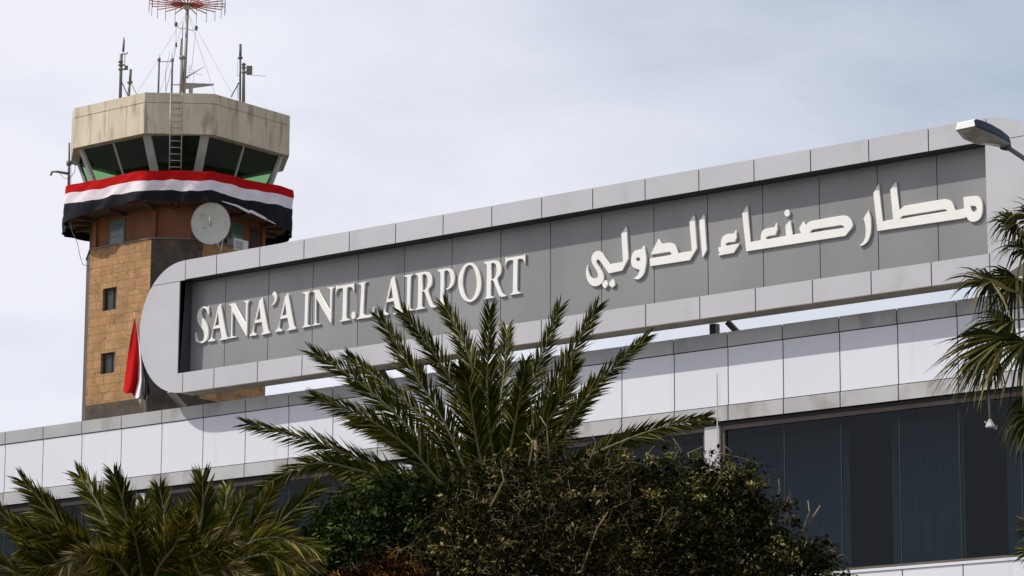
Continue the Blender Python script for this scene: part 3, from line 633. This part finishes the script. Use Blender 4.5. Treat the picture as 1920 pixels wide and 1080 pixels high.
# yagi
yg_ = thing('yagi_antenna', T_(347, 146), 'small slanted antenna with a crossed element beside the main mast', 'antenna')
k = MB(); k.tube([T_(346, 147), T_(383, 125)], [.03, .008], 5); k.tube([T_(364, 137), T_(380, 141)], .007, 4); k.tube([T_(341, 146), T_(353, 145)], .04, 6); k.build('boom', MT['grime'], yg_)
k = MB()
for i in range(5): k.tube([T_(352, 124+i*4), T_(361, 123.5+i*4)], .006, 4)
k.tube([T_(356, 121), T_(356, 152)], .008, 4); k.tube([T_(363, 130), T_(363, 156)], .008, 4); k.build('element', MT['dish'], yg_)
# twin poles with a crossbar
for px, top in ((297, 112), (322, 113)):
    lab = 'left thin antenna pole of the pair joined by a crossbar on the tower roof' if px == 297 else 'right thin antenna pole of the pair joined by a crossbar on the tower roof'
    o = thing('antenna_pole', T_(px, 178), lab, 'antenna', 'thin poles on the tower roof')
    p, q = vert(px-.5, top, 182, -.5); k = MB(); k.tube([V((p.x, p.y, 30.1)), q], .036, 7); k.tube([q-V((0, 0, .05)), q+V((0, 0, .06))], .055, 7); k.tube([q, q+V((0, 0, .2))], .01, 4); k.build('pole', MT['pole'], o, True)
    if px == 297:
        k = MB(); k.tube([T_(298, 116, -.5), T_(322, 115, -.5)], .014, 5); k.build('crossbar', MT['pole'], o)
    else:
        k = MB(); k.tube([T_(322, 159, -.5), T_(338, 159, 0)], .018, 5); k.build('crossbar', MT['pole'], o)
for px, y0, lab in ((311, 95, 'slender leaning whip antenna between the twin poles and the mast'),):
    o = thing('whip_antenna', T_(312, 170), lab, 'antenna'); k = MB(); k.tube([T_(311, 174), T_(310, 135), T_(319, 96)], [.014, .01, .006], 5); k.build('whip', MT['grime'], o)
# left group
o = thing('antenna_pole', T_(226, 182, -1), 'dark stacked antenna pole with brackets at the left of the tower roof', 'antenna')
k = MB(); k.tube([T_(225.5, 188, -1), T_(227.5, 102, -1)], .055, 8); k.tube([T_(231, 97, -1), T_(232.5, 75, -1)], [.045, .035], 8); k.tube([T_(231.5, 76, -1), T_(232.5, 70, -1)], .02, 5); k.build('pole', MT['pole'], o, True)
k = MB(); k.tube([T_(227, 101, -1), T_(238, 101, -1), T_(239, 98, -1)], .022, 6); k.tube([T_(234, 102, -1), T_(234, 122, -1)], .012, 5); k.tube([T_(224, 122, -1), T_(234, 122, -1)], .03, 6); k.tube([T_(224, 130, -1), T_(236, 130, -1)], .03, 6)
for yy in (116, 122, 130): k.tube([T_(226.3, yy-1.5, -1), T_(226.3, yy+1.5, -1)], .085, 8)
k.build('bracket', MT['pole'], o, True)
k = MB(); p = T_(236.5, 127, -1); k.tube([p-RT*.05, p+RT*.06], .085, 8); k.build('radio_box', MT['pole'], o, True)
k = MB(); k.tube([T_(228, 153, -1), T_(240, 180, -1)], .018, 5); k.build('brace', MT['pole'], o)
o = thing('antenna_pole', T_(243, 180, -.5), 'short braced antenna pole right of the stacked pole on the tower roof', 'antenna')
k = MB(); k.tube([T_(242, 182, -.5), T_(243.5, 155, -.5)], .035, 7); k.tube([T_(243.5, 158, -.5), T_(245, 130, -.5)], .05, 7); k.tube([T_(243.5, 153, -.5), T_(244, 156, -.5)], .10, 8); k.build('pole', MT['pole'], o, True)
k = MB(); k.tube([T_(246, 157, -.5), T_(257, 178, -.5)], .012, 5); k.tube([T_(242, 157, -.5), T_(239, 178, -.5)], .012, 5); k.build('brace', MT['pole'], o)
# right group
o = thing('antenna_pole', T_(450, 185, -1), 'dark slim antenna pole with a collar at the right of the tower roof', 'antenna')
k = MB(); k.tube([T_(450, 190, -1), T_(450.5, 108, -1)], .04, 7); k.tube([T_(450.5, 110, -1), T_(450.8, 83, -1)], .05, 7); k.build('pole', MT['pole'], o, True)
k = MB(); k.tube([T_(450.4, 107, -1), T_(450.4, 110, -1)], .09, 8); k.tube([T_(445.5, 110, -1), T_(445, 142, -1)], .007, 4); k.tube([T_(445, 142, -1), T_(450, 142, -1)], .01, 4); k.build('collar', MT['pole'], o, True)
k = MB(); k.tube([T_(448, 155, -1), T_(433, 182, -1)], .022, 5); k.tube([T_(446, 155, -1), T_(446, 186, -1)], .012, 5); k.build('brace', MT['pole'], o)
o = thing('antenna_pole', T_(457, 187, -1), 'thick antenna pole carrying a dark box at the right edge of the tower roof', 'antenna')
k = MB(); k.tube([T_(456.5, 192, -1), T_(457, 118, -1)], [.06, .045], 8)
for yy in (121, 127, 136): k.tube([T_(457, yy-1.5, -1), T_(457, yy+1.5, -1)], .075, 8)
k.build('pole', MT['pole'], o, True)
k = MB(); p = T_(467.5, 132, -1); k.bar(p-RT*.10, p+RT*.10, .18, .30); k.tube([T_(457, 135, -1), T_(464, 135, -1)], .03, 6); k.build('radio_box', MT['steel'], o)
k = MB(); k.tube([T_(473, 141, -1), T_(498, 143, -1)], .008, 4); k.build('rod', MT['grime'], o)
# bent antenna on the gallery's left corner
o = thing('antenna_pole', T_(130, 345, -1), 'dark antenna pole with a sideways arm clamped to the gallery left corner', 'antenna')
k = MB(); k.tube([T_(128.5, 365, -1), T_(130, 268, -1)], [.05, .035], 7); k.tube([T_(129, 302, -1), T_(129, 310, -1)], .085, 8); k.build('pole', MT['pole'], o, True)
k = MB(); k.tube([T_(129, 326, -1), T_(108, 322, -1), T_(97, 322, -1)], [.05, .045, .03], 7); k.tube([T_(98, 321, -1), T_(95, 329, -1)], .04, 6); k.build('arm', MT['pole'], o, True)
k = MB(); k.tube([T_(129, 307, -1), T_(142, 306, -1), T_(140, 322, -1), T_(130, 336, -1)], .012, 5); k.tube([T_(112, 325, -1), T_(120, 334, -1), T_(128, 336, -1)], .01, 5); k.build('cable', MT['grime'], o, True)
o = thing('whip_antenna', T_(135, 300, 0), 'hair thin whip antenna rising along the left edge of the cab parapet', 'antenna')
k = MB(); k.tube([T_(132.5, 345, 0), T_(136, 208, 0)], [.012, .006], 5); k.build('whip', MT['grime'], o)
o = thing('loose_cable', T_(132, 425, 0), 'loose pale cable drooping from the banner to the left edge of the tower shaft', 'cable')
k = MB(); k.tube([T_(131, 415, -1), T_(135, 434, -1), T_(145, 455, -1), T_(150, 480, -1), T_(155, 496, -.5), T_(166, 499, 0)], .011, 5); k.build('cable', MT['grime'], o, True)

# ------------------------------------------------------------------ drooping flag beside the sign
YF = 46.2
fl = thing('flag', at(271, 790, YF), 'limp red white and black flag on a leaning pole beside the sign', 'flag')
k = MB(); k.tube([at(273, 800, YF), at(252, 586, YF)], [.028, .018], 7); k.build('pole', MT['beam'], fl, True)
m = MB(); LE = [(253,592),(246,628),(240,664),(235,700),(231,733)]; RE = [(254,592),(263,640),(270,672),(278,706),(281,738)]
WH = [(253.5,592),(259,640),(261,680),(259,715),(252,743)]; BK = [(253.9,592),(262,640),(268,682),(272,715),(271,748)]
nr = 24; ncol = 18; vv = []
def lerp_path(P_, t):
    t = t*(len(P_)-1); i = min(int(t), len(P_)-2); f = t-i; return P_[i][0]+(P_[i+1][0]-P_[i][0])*f, P_[i][1]+(P_[i+1][1]-P_[i][1])*f
for r in range(nr+1):
    t = r/nr; q = [lerp_path(P_, t) for P_ in (LE, WH, BK, RE)]
    for c in range(ncol+1):
        s = c/ncol*3; i = min(int(s), 2); f = s-i; x = q[i][0]+(q[i+1][0]-q[i][0])*f; y = q[i][1]+(q[i+1][1]-q[i][1])*f
        vv.append(at(x, y+(3*sin(c*1.1) if r == nr else 0), YF-.06+.10*t*sin(c*1.05+t*2)+.03*sin(c*2.3-t*5)*t))
fs, mi = [], []
for r in range(nr):
    for c in range(ncol): a = r*(ncol+1)+c; fs.append((a, a+ncol+1, a+ncol+2, a+1)); mi.append(min(2, c*3//ncol))
m.v, m.f, m.m = [tuple(p) for p in vv], fs, mi; m.build('cloth', [MT['red'], MT['wht'], MT['blk']], fl, True)
k = MB(); k.tube([at(265, 742, YF-.05), at(267, 762, YF-.05)], [.07, .05], 8); k.build('pole_socket', MT['beam'], fl, True)

# ------------------------------------------------------------------ street lamp
LD = 45.
so = atd(1884, 270, LD); no_ = atd(1812, 240, LD-.75)
sl = thing('street_lamp', atd(2060, 420, LD+.2)*1, 'street lamp head with a white top and dark side reaching in over the sign', 'street lamp')
sl.location.z = 0
axl = (no_-so); LL = axl.length; axl.normalize(); sw = axl.cross(V((0, 0, 1))).normalized(); su = sw.cross(axl)
secs = [(-.06, .07, .05, .05), (.05, .12, .085, .055), (.30, .17, .105, .075), (.6, .20, .115, .125), (.85, .20, .115, .13), (1.0, .185, .105, .06), (1.03, .17, .08, .02)]  # t, half width, up, down
def sec(t, hw, hu, hd): c = so+axl*LL*t; return [c-sw*hw*.92-su*hd*.25, c-sw*hw, c-sw*hw*.86+su*hu, c+sw*hw*.86+su*hu, c+sw*hw, c+sw*hw*.92-su*hd*.25]
m = MB(); rg = [sec(*q) for q in secs]; n6 = 6
for a, b in zip(rg, rg[1:]):
    for i in range(n6): m.face([a[i], a[(i+1) % n6], b[(i+1) % n6], b[i]], 1 if i in (0, 1, 3, 4) else 0)
m.face(rg[0]); m.face(list(reversed(rg[-1])), 0)
hd = m.build('lamp_head', [MT['lamptop'], MT['lampside']], sl)
m = MB(); bowl = []
for t, hw, hu, hd_ in secs[1:]:
    c = so+axl*LL*t; hw -= .012; bowl.append([c-sw*hw-su*hd_*.2, c-sw*hw*.8-su*hd_*.8, c-sw*hw*.35-su*hd_*1.1, c+sw*hw*.35-su*hd_*1.1, c+sw*hw*.8-su*hd_*.8, c+sw*hw-su*hd_*.2])
for a, b in zip(bowl, bowl[1:]):
    for i in range(5): m.face([a[i], a[i+1], b[i+1], b[i]])
m.face(bowl[0]); m.build('visor', MT['lens'], hd, True)
pt_ = V((sl.location.x, sl.location.y, 0)); arm_end = atd(2060, 400, LD+.2); mid_ = atd(1960, 328, LD+.1)
k = MB(); k.tube([so+axl*.02-su*.02, atd(1920, 297, LD), mid_, arm_end], [.035, .035, .04, .045], 10); k.build('arm', MT['lamparm'], sl, True)
k = MB(); k.tube([(pt_.x, pt_.y, 0), (pt_.x, pt_.y, 4), (pt_.x, pt_.y, arm_end.z+.1)], [.11, .085, .055], 14); k.tube([(pt_.x, pt_.y, 0), (pt_.x, pt_.y, .5)], .14, 14); k.build('pole', MT['lamparm'], sl, True)
k = MB(); k.tube([so-axl*.10-su*.03, so+axl*.05-su*.04], [.05, .06], 10); k.build('socket', MT['lampside'], hd, True)

# ------------------------------------------------------------------ palms and shrubs
def bez(P_, t):             # Catmull-Rom through the points
    n = len(P_)-1; s = t*n; i = min(int(s), n-1); f = s-i
    p0, p1, p2, p3 = P_[max(i-1, 0)], P_[i], P_[i+1], P_[min(i+2, n)]
    return .5*((2*p1)+(p2-p0)*f+(2*p0-5*p1+4*p2-p3)*f*f+(3*p1-p0-3*p2+p3)*f**3)
def frond(root, P_, L, rnd, mt, n=64, wid=.030, droop=.05, lift=.18, start=.14, curl=1.0, tilt=None):
    """feather frond: midrib along P_ (base to tip) with leaflets on both sides"""
    m = MB(); tv = (V((0, 0, EYE))-P_[0]).normalized(); tl = rnd.uniform(-.35, .35) if tilt is None else tilt
    pts = [bez(P_, i/14) for i in range(15)]; m.tube(pts, [.032*(1-i/15)+.004 for i in range(15)], 5, 1)
    nl = len(m.f)
    for i in range(n):
        t = start+(1-start)*(i+.5)/n; p = bez(P_, t); T = (bez(P_, min(1, t+.02))-bez(P_, max(0, t-.02))).normalized()
        N = (tv-T*tv.dot(T)).normalized(); Sd = T.cross(N)
        N, Sd = N*cos(tl)+Sd*sin(tl), Sd*cos(tl)-N*sin(tl)
        prof = min(1, .45+2.2*(t-start))*(1-.42*max(0, (t-.6)/.4)**1.6)
        for sg in (-1, 1):
            al = R(46-24*t)*rnd.uniform(.6, 1.3); ln = L*prof*rnd.uniform(.75, 1.12)
            d = (T*cos(al)+Sd*sg*sin(al)+N*lift*rnd.uniform(-.6, 1.6)).normalized()
            wv = d.cross(N).normalized()*wid*rnd.uniform(.7, 1.2)*.5*(1.1-.4*t); g_ = V((0, 0, -1))*ln*droop*curl
            jit = T*rnd.uniform(-.02, .02)
            a = p+jit; b = p+jit+d*ln*.5+g_*.25; c = p+jit+d*ln+g_
            k_ = len(m.v); m.v += [tuple(a-wv*.6), tuple(a+wv*.6), tuple(b+wv), tuple(b-wv), tuple(c)]
            m.f += [(k_, k_+1, k_+2, k_+3), (k_+3, k_+2, k_+4)]; m.m += [0, 0]
    return m.build('frond', [mt, MT['rach']], root)
def trunk(root, base, top, r0, r1, rnd, name='trunk'):
    m = MB(); n = 24; pts, rr = [], []
    for i in range(n+1):
        t = i/n; p = V(base).lerp(V(top), t); pts.append(p+V((.05*sin(t*4), .05*cos(t*3), 0))); rr.append((r0+(r1-r0)*t)*(1+.10*(i % 2)))
    m.tube(pts, rr, 12); return m.build(name, MT['bark'], root, True)
def palm(name, label, crown_px, D, fr, L, mts, seed, n, spread):
    rnd = random.Random(seed); c = atd(*crown_px, D); root = thing(name, (c.x, c.y, 0), label, 'palm tree')
    trunk(root, (c.x, c.y, 0), (c.x, c.y, c.z+.1), .24, .2, rnd)
    for i, f in enumerate(fr):
        path = f[0]; dd = f[1]; mt = mts[f[2] if len(f) > 2 else 0]
        P_ = [c+V((rnd.uniform(-.06, .06), rnd.uniform(-.06, .06), rnd.uniform(-.05, .1)))]
        for j, (x, y) in enumerate(path): P_.append(atd(x, y, D+dd*(j+1)/len(path)))
        frond(root, P_, L*rnd.uniform(.9, 1.1), rnd, mt, n, wid=.024, droop=spread*rnd.uniform(.4, 1.3), lift=.22)
    return root
palm('date_palm', 'tall date palm with stiff green fronds fanned in front of the sign', (930, 935), 42, [
 ([(850,930),(720,880),(600,832),(465,795)], .4), ([(830,925),(680,884),(590,868),(492,912)], -.9), ([(840,915),(770,842),(690,785),(592,745)], -.3),
 ([(845,900),(760,795),(680,722),(592,664)], .3), ([(860,890),(820,815),(740,735),(655,670)], 1.1), ([(885,900),(832,790),(770,690),(714,598)], .5),
 ([(900,890),(865,760),(815,665),(757,588)], -.4), ([(915,880),(902,770),(876,660),(834,574)], .9), ([(928,880),(916,790),(914,690),(918,585)], -.3),
 ([(945,880),(972,790),(1008,690),(1048,578)], .6), ([(960,890),(1002,795),(1058,690),(1118,578)], -.4), ([(985,890),(1055,805),(1125,715),(1212,632)], .2),
 ([(1000,910),(1120,848),(1225,806),(1325,782)], -.5),
 ([(860,935),(760,905),(680,915),(600,965)], -1.2), ([(850,940),(740,935),(650,960),(570,1000)], .8), ([(1000,920),(1080,890),(1160,880),(1240,905)], 1.3),
 ([(930,860),(935,780),(945,700),(950,620)], 1.6), ([(985,890),(1040,830),(1080,770),(1115,715)], 1.5), ([(975,880),(1000,830),(1045,760),(1075,690)], -.8), ([(840,935),(760,925),(700,900),(640,880)], 1.3), ([(905,870),(890,800),(880,730),(862,690)], -.9), ([(950,870),(965,800),(975,740),(985,680)], -1.0),  ([(880,910),(800,850),(730,815),(660,790)], 1.2),
 ], .385, [MT['palm'], MT['palmy']], 3, 170, .10)
palm('date_palm', 'low date palm with yellowing drooping fronds in the lower left corner', (275, 1150), 33, [
 ([(235,1085),(165,1045),(105,970),(45,903)], .3), ([(245,1080),(215,1010),(185,945),(150,893)], .9), ([(262,1080),(245,1010),(232,950),(215,893)], -.2),
 ([(290,1080),(305,1020),(308,970),(300,918)], .4), ([(320,1085),(365,1020),(380,960),(380,898)], -.2), ([(330,1085),(400,1030),(430,985),(458,930)], .8, 1),
 ([(335,1095),(420,1040),(470,990),(508,925)], -.3, 1), ([(340,1100),(450,1050),(530,975),(592,915)], .3, 0), ([(345,1105),(440,1035),(510,1008),(592,1030)], -.8, 1),
 ([(340,1110),(430,1060),(500,1040),(560,1075)], -1.0, 1), ([(230,1100),(160,1040),(100,1010),(38,985)], -.8, 1), ([(225,1110),(150,1070),(90,1060),(40,1085)], -1.0, 1),
 ([(210,1120),(120,1080),(50,1010),(-15,945)], .2), ([(200,1130),(90,1100),(0,1060),(-60,1030)], .4), ([(270,1090),(262,1050),(255,1010),(265,960)], -.9, 1),
 ([(310,1095),(340,1045),(350,1010),(345,965)], -.9, 1), ([(250,1100),(215,1060),(170,1040),(120,1060)], -1.2, 2), ([(330,1110),(380,1070),(430,1065),(480,1095)], -1.2, 2),
 ([(360,1115),(450,1075),(510,1050),(590,1055)], -.6, 2), ([(300,1100),(330,1060),(400,1020),(440,1010)], -.7, 2), ([(280,1080),(285,1040),(275,1000),(270,940)], 1.0),
 ([(240,1090),(200,1040),(130,1000),(70,960)], 1.0, 1), ([(330,1090),(390,1035),(420,960),(425,915)], 1.1), ([(285,1100),(300,1060),(330,1020),(335,985)], -1.3, 1),
 ([(227,1100),(170,1036),(123,988),(85,940)], 0.6, 0),
 ([(237,1100),(192,1048),(155,1024),(125,1000)], -0.7, 1),
 ([(260,1100),(242,1034),(227,982),(215,930)], 0.5, 1),
 ([(268,1100),(261,1046),(255,1018),(250,990)], -1.1, 1),
 ([(280,1100),(286,1032),(291,976),(295,920)], 0.7, 0),
 ([(292,1100),(313,1039),(331,997),(345,955)], -0.5, 1),
 ([(308,1100),(349,1041),(383,1003),(410,965)], 0.4, 1),
 ([(315,1100),(363,1052),(403,1036),(435,1020)], -1.2, 1),
 ([(330,1100),(396,1048),(451,1024),(495,1000)], -0.4, 1),
 ([(217,1100),(148,1054),(91,1042),(45,1030)], -0.9, 1),
 ([(302,1100),(335,1054),(363,1042),(385,1030)], -1.4, 1),
 ([(250,1100),(220,1056),(195,1048),(175,1040)], -1.5, 1),
 ], .34, [MT['palm'], MT['palmy'], MT['dry']], 8, 140, .16)

# fan palm at the right edge
def fan_leaf(root, crown, hub, dirv, Rr, rnd, nseg=44, spread=2.1, droop=.45, mt=None, tilt=0):
    m = MB(); up = V((0, 0, 1)); d = V(dirv).normalized(); view = (V((0, 0, EYE))-hub).normalized()
    Nn = (view*.75+up*.55); Nn = (Nn-d*Nn.dot(d)).normalized(); sdv = d.cross(Nn)
    Nn, sdv = Nn*cos(tilt)+sdv*sin(tilt), sdv*cos(tilt)-Nn*sin(tilt)
    m.tube([crown, crown.lerp(hub, .5)+V((0, 0, .06)), hub], [.02, .014, .01], 6, 1)
    for i in range(nseg):
        a = -spread/1+2*spread*(i+.5)/nseg+rnd.uniform(-.04, .04); ln = Rr*rnd.uniform(.78, 1.1)*(1-.18*abs(a)/spread)
        e = d*cos(a)+sdv*sin(a); wv = (sdv*cos(a)-d*sin(a)); dr = droop*rnd.uniform(.5, 1.5); tw = rnd.uniform(-.5, .5)
        wv = (wv*cos(tw)+Nn*sin(tw)); ps = []
        for f, w in ((.02, .004), (.3, .015), (.55, .011), (.8, .006), (1.0, .001)):
            p = hub+e*ln*f*(1-.25*dr*f*f)+V((0, 0, -1))*ln*dr*max(0, f-.42)**1.5*1.6+Nn*.03*sin(i*2.4)*f
            ps.append((p-wv*w, p+wv*w))
        k_ = len(m.v)
        for q in ps: m.v += [tuple(q[0]), tuple(q[1])]
        for j in range(4): m.f.append((k_+2*j, k_+2*j+1, k_+2*j+3, k_+2*j+2)); m.m.append(0)
    return m.build('fan_leaf', [mt or MT['fan'], MT['rach']], root)
FD = 36.
rnd = random.Random(21)
fc = atd(2010, 610, FD+.4)
fp = thing('fan_palm', (fc.x, fc.y, 0), 'fan palm with drooping ragged leaves at the right edge', 'palm tree')
trunk(fp, (fc.x, fc.y, 0), (fc.x, fc.y, fc.z), .2, .15, rnd)
def D2(x, y, z=0): return RT*x+UP*y-AX*z
for hx, hy, dd, dv_, Rr, sp, dr, tl in [
    (1950,415,0,(-.8,.35,.2),.62,1.7,.75,0), (1858,528,-.2,(-.9,.12,.3),.62,2.0,.6,.2), (1905,520,.3,(-.4,-.6,.3),.62,1.8,.7,-.2), (1935,470,.2,(-.7,.1,.4),.66,1.9,.7,.2),
    (1888,632,-.1,(-.95,-.38,.1),1.02,.8,.42,-.1), (1900,600,.2,(-.9,-.25,.2),.8,1.2,.5,.2), (1905,420,.1,(-.7,.2,.3),.5,1.9,.6,.1), (1860,660,.1,(-.7,-.6,.2),.62,1.3,.7,.2), (1925,640,-.3,(-.5,-.7,.3),.72,1.7,.7,0), (1945,780,0,(-.8,-.5,.2),.48,1.3,.6,0), (1935,750,.2,(-.5,-.8,.2),.6,1.4,.7,.3),
    (1950,995,0,(-.8,.2,.2),.36,1.8,.2,0), (1945,1035,0,(-.8,-.1,.2),.33,1.6,.2,0.2),
    (2080,470,.2,(.7,.5,.2),.7,2,.6,0), (2110,640,0,(.9,0,.3),.8,2,.6,0), (2030,430,.3,(.1,.9,.3),.7,2,.5,0), (2060,760,-.3,(.3,-.8,.4),.7,2,.6,0), (1990,520,-.6,(-.1,.3,.9),.7,2,.6,0)]:
    fan_leaf(fp, fc, atd(hx, hy, FD+dd), D2(*dv_), Rr, rnd, 46, sp, dr, None, tl)
for i in range(11):        # the rest of the crown, turned away from the frame
    an = i*2.4; el_ = (-.3, .25, .7)[i % 3]; dv_ = V((cos(an), sin(an), el_)).normalized()
    if dv_.dot(RT) < -.15: dv_ -= RT*2*dv_.dot(RT)
    fan_leaf(fp, fc, fc+dv_*.62, dv_, .66, rnd, 40, 1.9, .6, None, 0)
m = MB()
for hx, hy, dv_ in ((1872, 548, (-.2, -.1, .3)),): # one broken pale blade
    p = atd(1848, 520, FD-.6); q = atd(1905, 550, FD-.6); t_ = (q-p).normalized(); w_ = UP
    m.face([p, p.lerp(q, .4)-w_*.035, q, p.lerp(q, .4)+w_*.035])
m.build('dry_blade', MT['dry'], fp)
hr = thing('hanging_rod', atd(1857, 800, FD-.2), 'thin pale rod with a small hooked end hanging below the fan palm', 'rod')
k = MB(); k.tube([atd(1852, 690, FD-.2), atd(1853, 735, FD-.2), atd(1856, 788, FD-.2)], .010, 6); k.build('rod', MT['grime'], hr, True)
k = MB(); k.tube([atd(1856, 786, FD-.2), atd(1857, 800, FD-.2)], [.016, .06], 8); k.tube([atd(1856, 799, FD-.2), atd(1846, 790, FD-.2)], .008, 5); k.tube([atd(1860, 799, FD-.2), atd(1868, 805, FD-.2), atd(1869, 798, FD-.2)], .008, 5); k.build('hook', MT['dish'], hr)
tp_ = atd(1344, 700, 37.4); bp_ = V((tp_.x, tp_.y, 0))
k = MB(); k.tube([bp_, bp_.lerp(tp_, .5)+V((.02, 0, 0)), tp_], [.016, .012, .007], 6)
tag(k.build('thin_pole', MT['beam'], None, True), 'thin bare upright cane rising from the hedge in front of the pilaster', 'pole')

def shrub(name, label, D, clumps, mt, mt2, highlights, size, nleaf, seed, twigs=0, spray=70, cat='shrub', tmat='twig', up_twigs=()):
    """crown of leaf sprays spread over rounded clumps given as (px, py, r_px, depth offset)"""
    rnd = random.Random(seed); cx = sum(c[0] for c in clumps)/len(clumps); base = atd(cx, 1080, D); k0 = D/F
    root = thing(name, (base.x, base.y, 0), label, cat)
    m = MB(); area = sum(c[2]**2 for c in clumps); tw = MB(); low = V((base.x, base.y, 0))
    for cl_ in clumps:
        x, y, r, dd = cl_[:4]; dens = cl_[4] if len(cl_) > 4 else 1
        c = atd(x, y, D+dd); rr = r*k0*1.0; n = int(nleaf*r*r/area*dens); ns_ = max(3, n//spray)
        for s in range(ns_):
            d = V((rnd.gauss(0, 1), rnd.gauss(0, 1), rnd.gauss(0, 1))).normalized()
            if d.dot(AX) > .55: d = d-AX*2*d.dot(AX)*.6
            q = rr*(rnd.uniform(.45, 1.06)); sc_ = c+d*q; sr = rr*rnd.uniform(.10, .26)*.9+.03
            if rnd.random() < .22: sc_ += (d+V((0, 0, .25)))*rr*rnd.uniform(.12, .42); sr *= .55
            out = q > rr*.62 and d.dot(AX) < .35; lit = out and rnd.random() < highlights; sr2 = sr*(.62 if lit else 1); nn_ = int(spray*(.5 if lit else 1))  # some outer sprays get painted highlights; the darker leaf colour paints deep shade
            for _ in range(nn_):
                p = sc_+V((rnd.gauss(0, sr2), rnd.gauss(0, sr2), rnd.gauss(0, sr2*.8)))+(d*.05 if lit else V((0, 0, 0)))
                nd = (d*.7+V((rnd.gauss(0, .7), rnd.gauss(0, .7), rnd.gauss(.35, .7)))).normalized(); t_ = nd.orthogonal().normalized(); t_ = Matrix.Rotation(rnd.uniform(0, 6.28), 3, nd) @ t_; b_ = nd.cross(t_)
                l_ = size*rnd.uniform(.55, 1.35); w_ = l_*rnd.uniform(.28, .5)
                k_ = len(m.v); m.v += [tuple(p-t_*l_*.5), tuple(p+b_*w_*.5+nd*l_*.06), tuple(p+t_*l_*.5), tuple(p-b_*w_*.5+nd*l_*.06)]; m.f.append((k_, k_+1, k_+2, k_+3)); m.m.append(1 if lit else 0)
            if rnd.random() < twigs:
                a = c+d*q*.45; e = sc_+d*(rr*rnd.uniform(.0, .12)+.06)+V((0, 0, rnd.uniform(0, .12))); md = a.lerp(e, .5)+V((rnd.gauss(0, .06), rnd.gauss(0, .06), rnd.gauss(0, .06)))
                tw.tube([bez([a, md, e, e+V((rnd.gauss(0, .08), rnd.gauss(0, .04), rnd.gauss(0, .08)))], z/7) for z in range(8)], [.0055-.0005*z for z in range(8)], 4)
                for _ in range(2):
                    f = md.lerp(e, rnd.random()); h = f+V((rnd.gauss(0, .12), rnd.gauss(0, .12), rnd.gauss(.03, .1))); hm = f.lerp(h, .5)+V((rnd.gauss(0, .04), rnd.gauss(0, .04), rnd.gauss(0, .04))); tw.tube([bez([f, hm, h], z/5) for z in range(6)], [.0038, .0036, .0033, .003, .0026, .002], 3)
        tw.tube([low+V((rnd.uniform(-.2, .2), rnd.uniform(-.2, .2), 0)), V((low.x, low.y, 0)).lerp(c, .55)+V((0, 0, -.3)), c], [.07, .05, .02], 6)
    for pts in up_twigs:
        tw.tube([atd(x, y, D+dd) for x, y, dd in pts], [.011-.007*i/len(pts) for i in range(len(pts))], 4)
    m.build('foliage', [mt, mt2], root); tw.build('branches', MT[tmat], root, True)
    return root
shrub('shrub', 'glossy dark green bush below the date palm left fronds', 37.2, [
 (690,985,75,0),(760,960,70,.2),(620,1010,65,.1),(570,1050,60,0),(680,1060,90,-.3),(790,1030,85,0),(820,950,55,.3),(840,1070,80,0),(730,930,40,.4),(600,1085,80,-.4),(540,1090,50,.2)], MT['greenleaf'], MT['greenhighlight'], .30, .075, 34000, 5)
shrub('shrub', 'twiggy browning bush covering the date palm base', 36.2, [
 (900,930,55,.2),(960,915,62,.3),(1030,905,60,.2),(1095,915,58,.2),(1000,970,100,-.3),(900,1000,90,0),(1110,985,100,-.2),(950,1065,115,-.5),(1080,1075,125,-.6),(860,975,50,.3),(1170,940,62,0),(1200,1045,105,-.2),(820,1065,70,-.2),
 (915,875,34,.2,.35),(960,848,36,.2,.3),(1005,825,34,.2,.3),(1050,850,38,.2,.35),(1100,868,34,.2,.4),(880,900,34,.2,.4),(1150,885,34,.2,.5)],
 MT['brownleaf'], MT['brownhighlight'], .26, .062, 46000, 6, .34, 55, up_twigs=[[(1030,870,-.3),(1025,800,-.3),(1012,780,-.2)],[(1100,880,-.3),(1118,830,-.3),(1110,815,-.3)],[(990,880,-.5),(1000,830,-.5),(985,812,-.5)],[(1090,1070,-1.2),(1120,990,-1.2),(1140,960,-1.2)],[(920,950,-1),(945,900,-1),(940,880,-1)]])
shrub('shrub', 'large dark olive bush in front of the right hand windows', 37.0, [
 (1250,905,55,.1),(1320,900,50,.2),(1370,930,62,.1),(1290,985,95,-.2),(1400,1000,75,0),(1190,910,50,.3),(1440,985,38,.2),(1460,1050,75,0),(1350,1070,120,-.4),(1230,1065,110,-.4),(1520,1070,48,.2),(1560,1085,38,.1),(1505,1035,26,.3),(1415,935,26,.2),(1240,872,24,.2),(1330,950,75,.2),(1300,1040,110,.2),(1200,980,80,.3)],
 MT['oliveleaf'], MT['olivehighlight'], .28, .060, 62000, 7, .07, 60, up_twigs=[[(1260,870,0),(1275,840,0),(1262,822,0)],[(1330,880,0),(1350,850,0),(1405,862,0)],[(1450,950,0),(1462,920,0),(1460,898,0)],[(1500,1010,0),(1518,960,0),(1515,938,0)],[(1518,980,0),(1538,948,0)],[(1365,870,0),(1372,846,0),(1358,836,0)],[(1480,980,0),(1472,940,0)],[(1300,880,0),(1290,850,0),(1318,838,0)],[(1240,880,0),(1215,850,0),(1228,835,0)],[(1550,1050,0),(1582,1040,0),(1592,1052,0)]])
shrub('shrub', 'small rusty red bush at the bottom edge between green and brown bushes', 35.2, [(690,1085,36,0),(735,1075,36,0),(772,1090,30,0),(655,1092,26,0)], MT['redleaf'], MT['redhighlight'], .4, .055, 6000, 9, .05, 45)
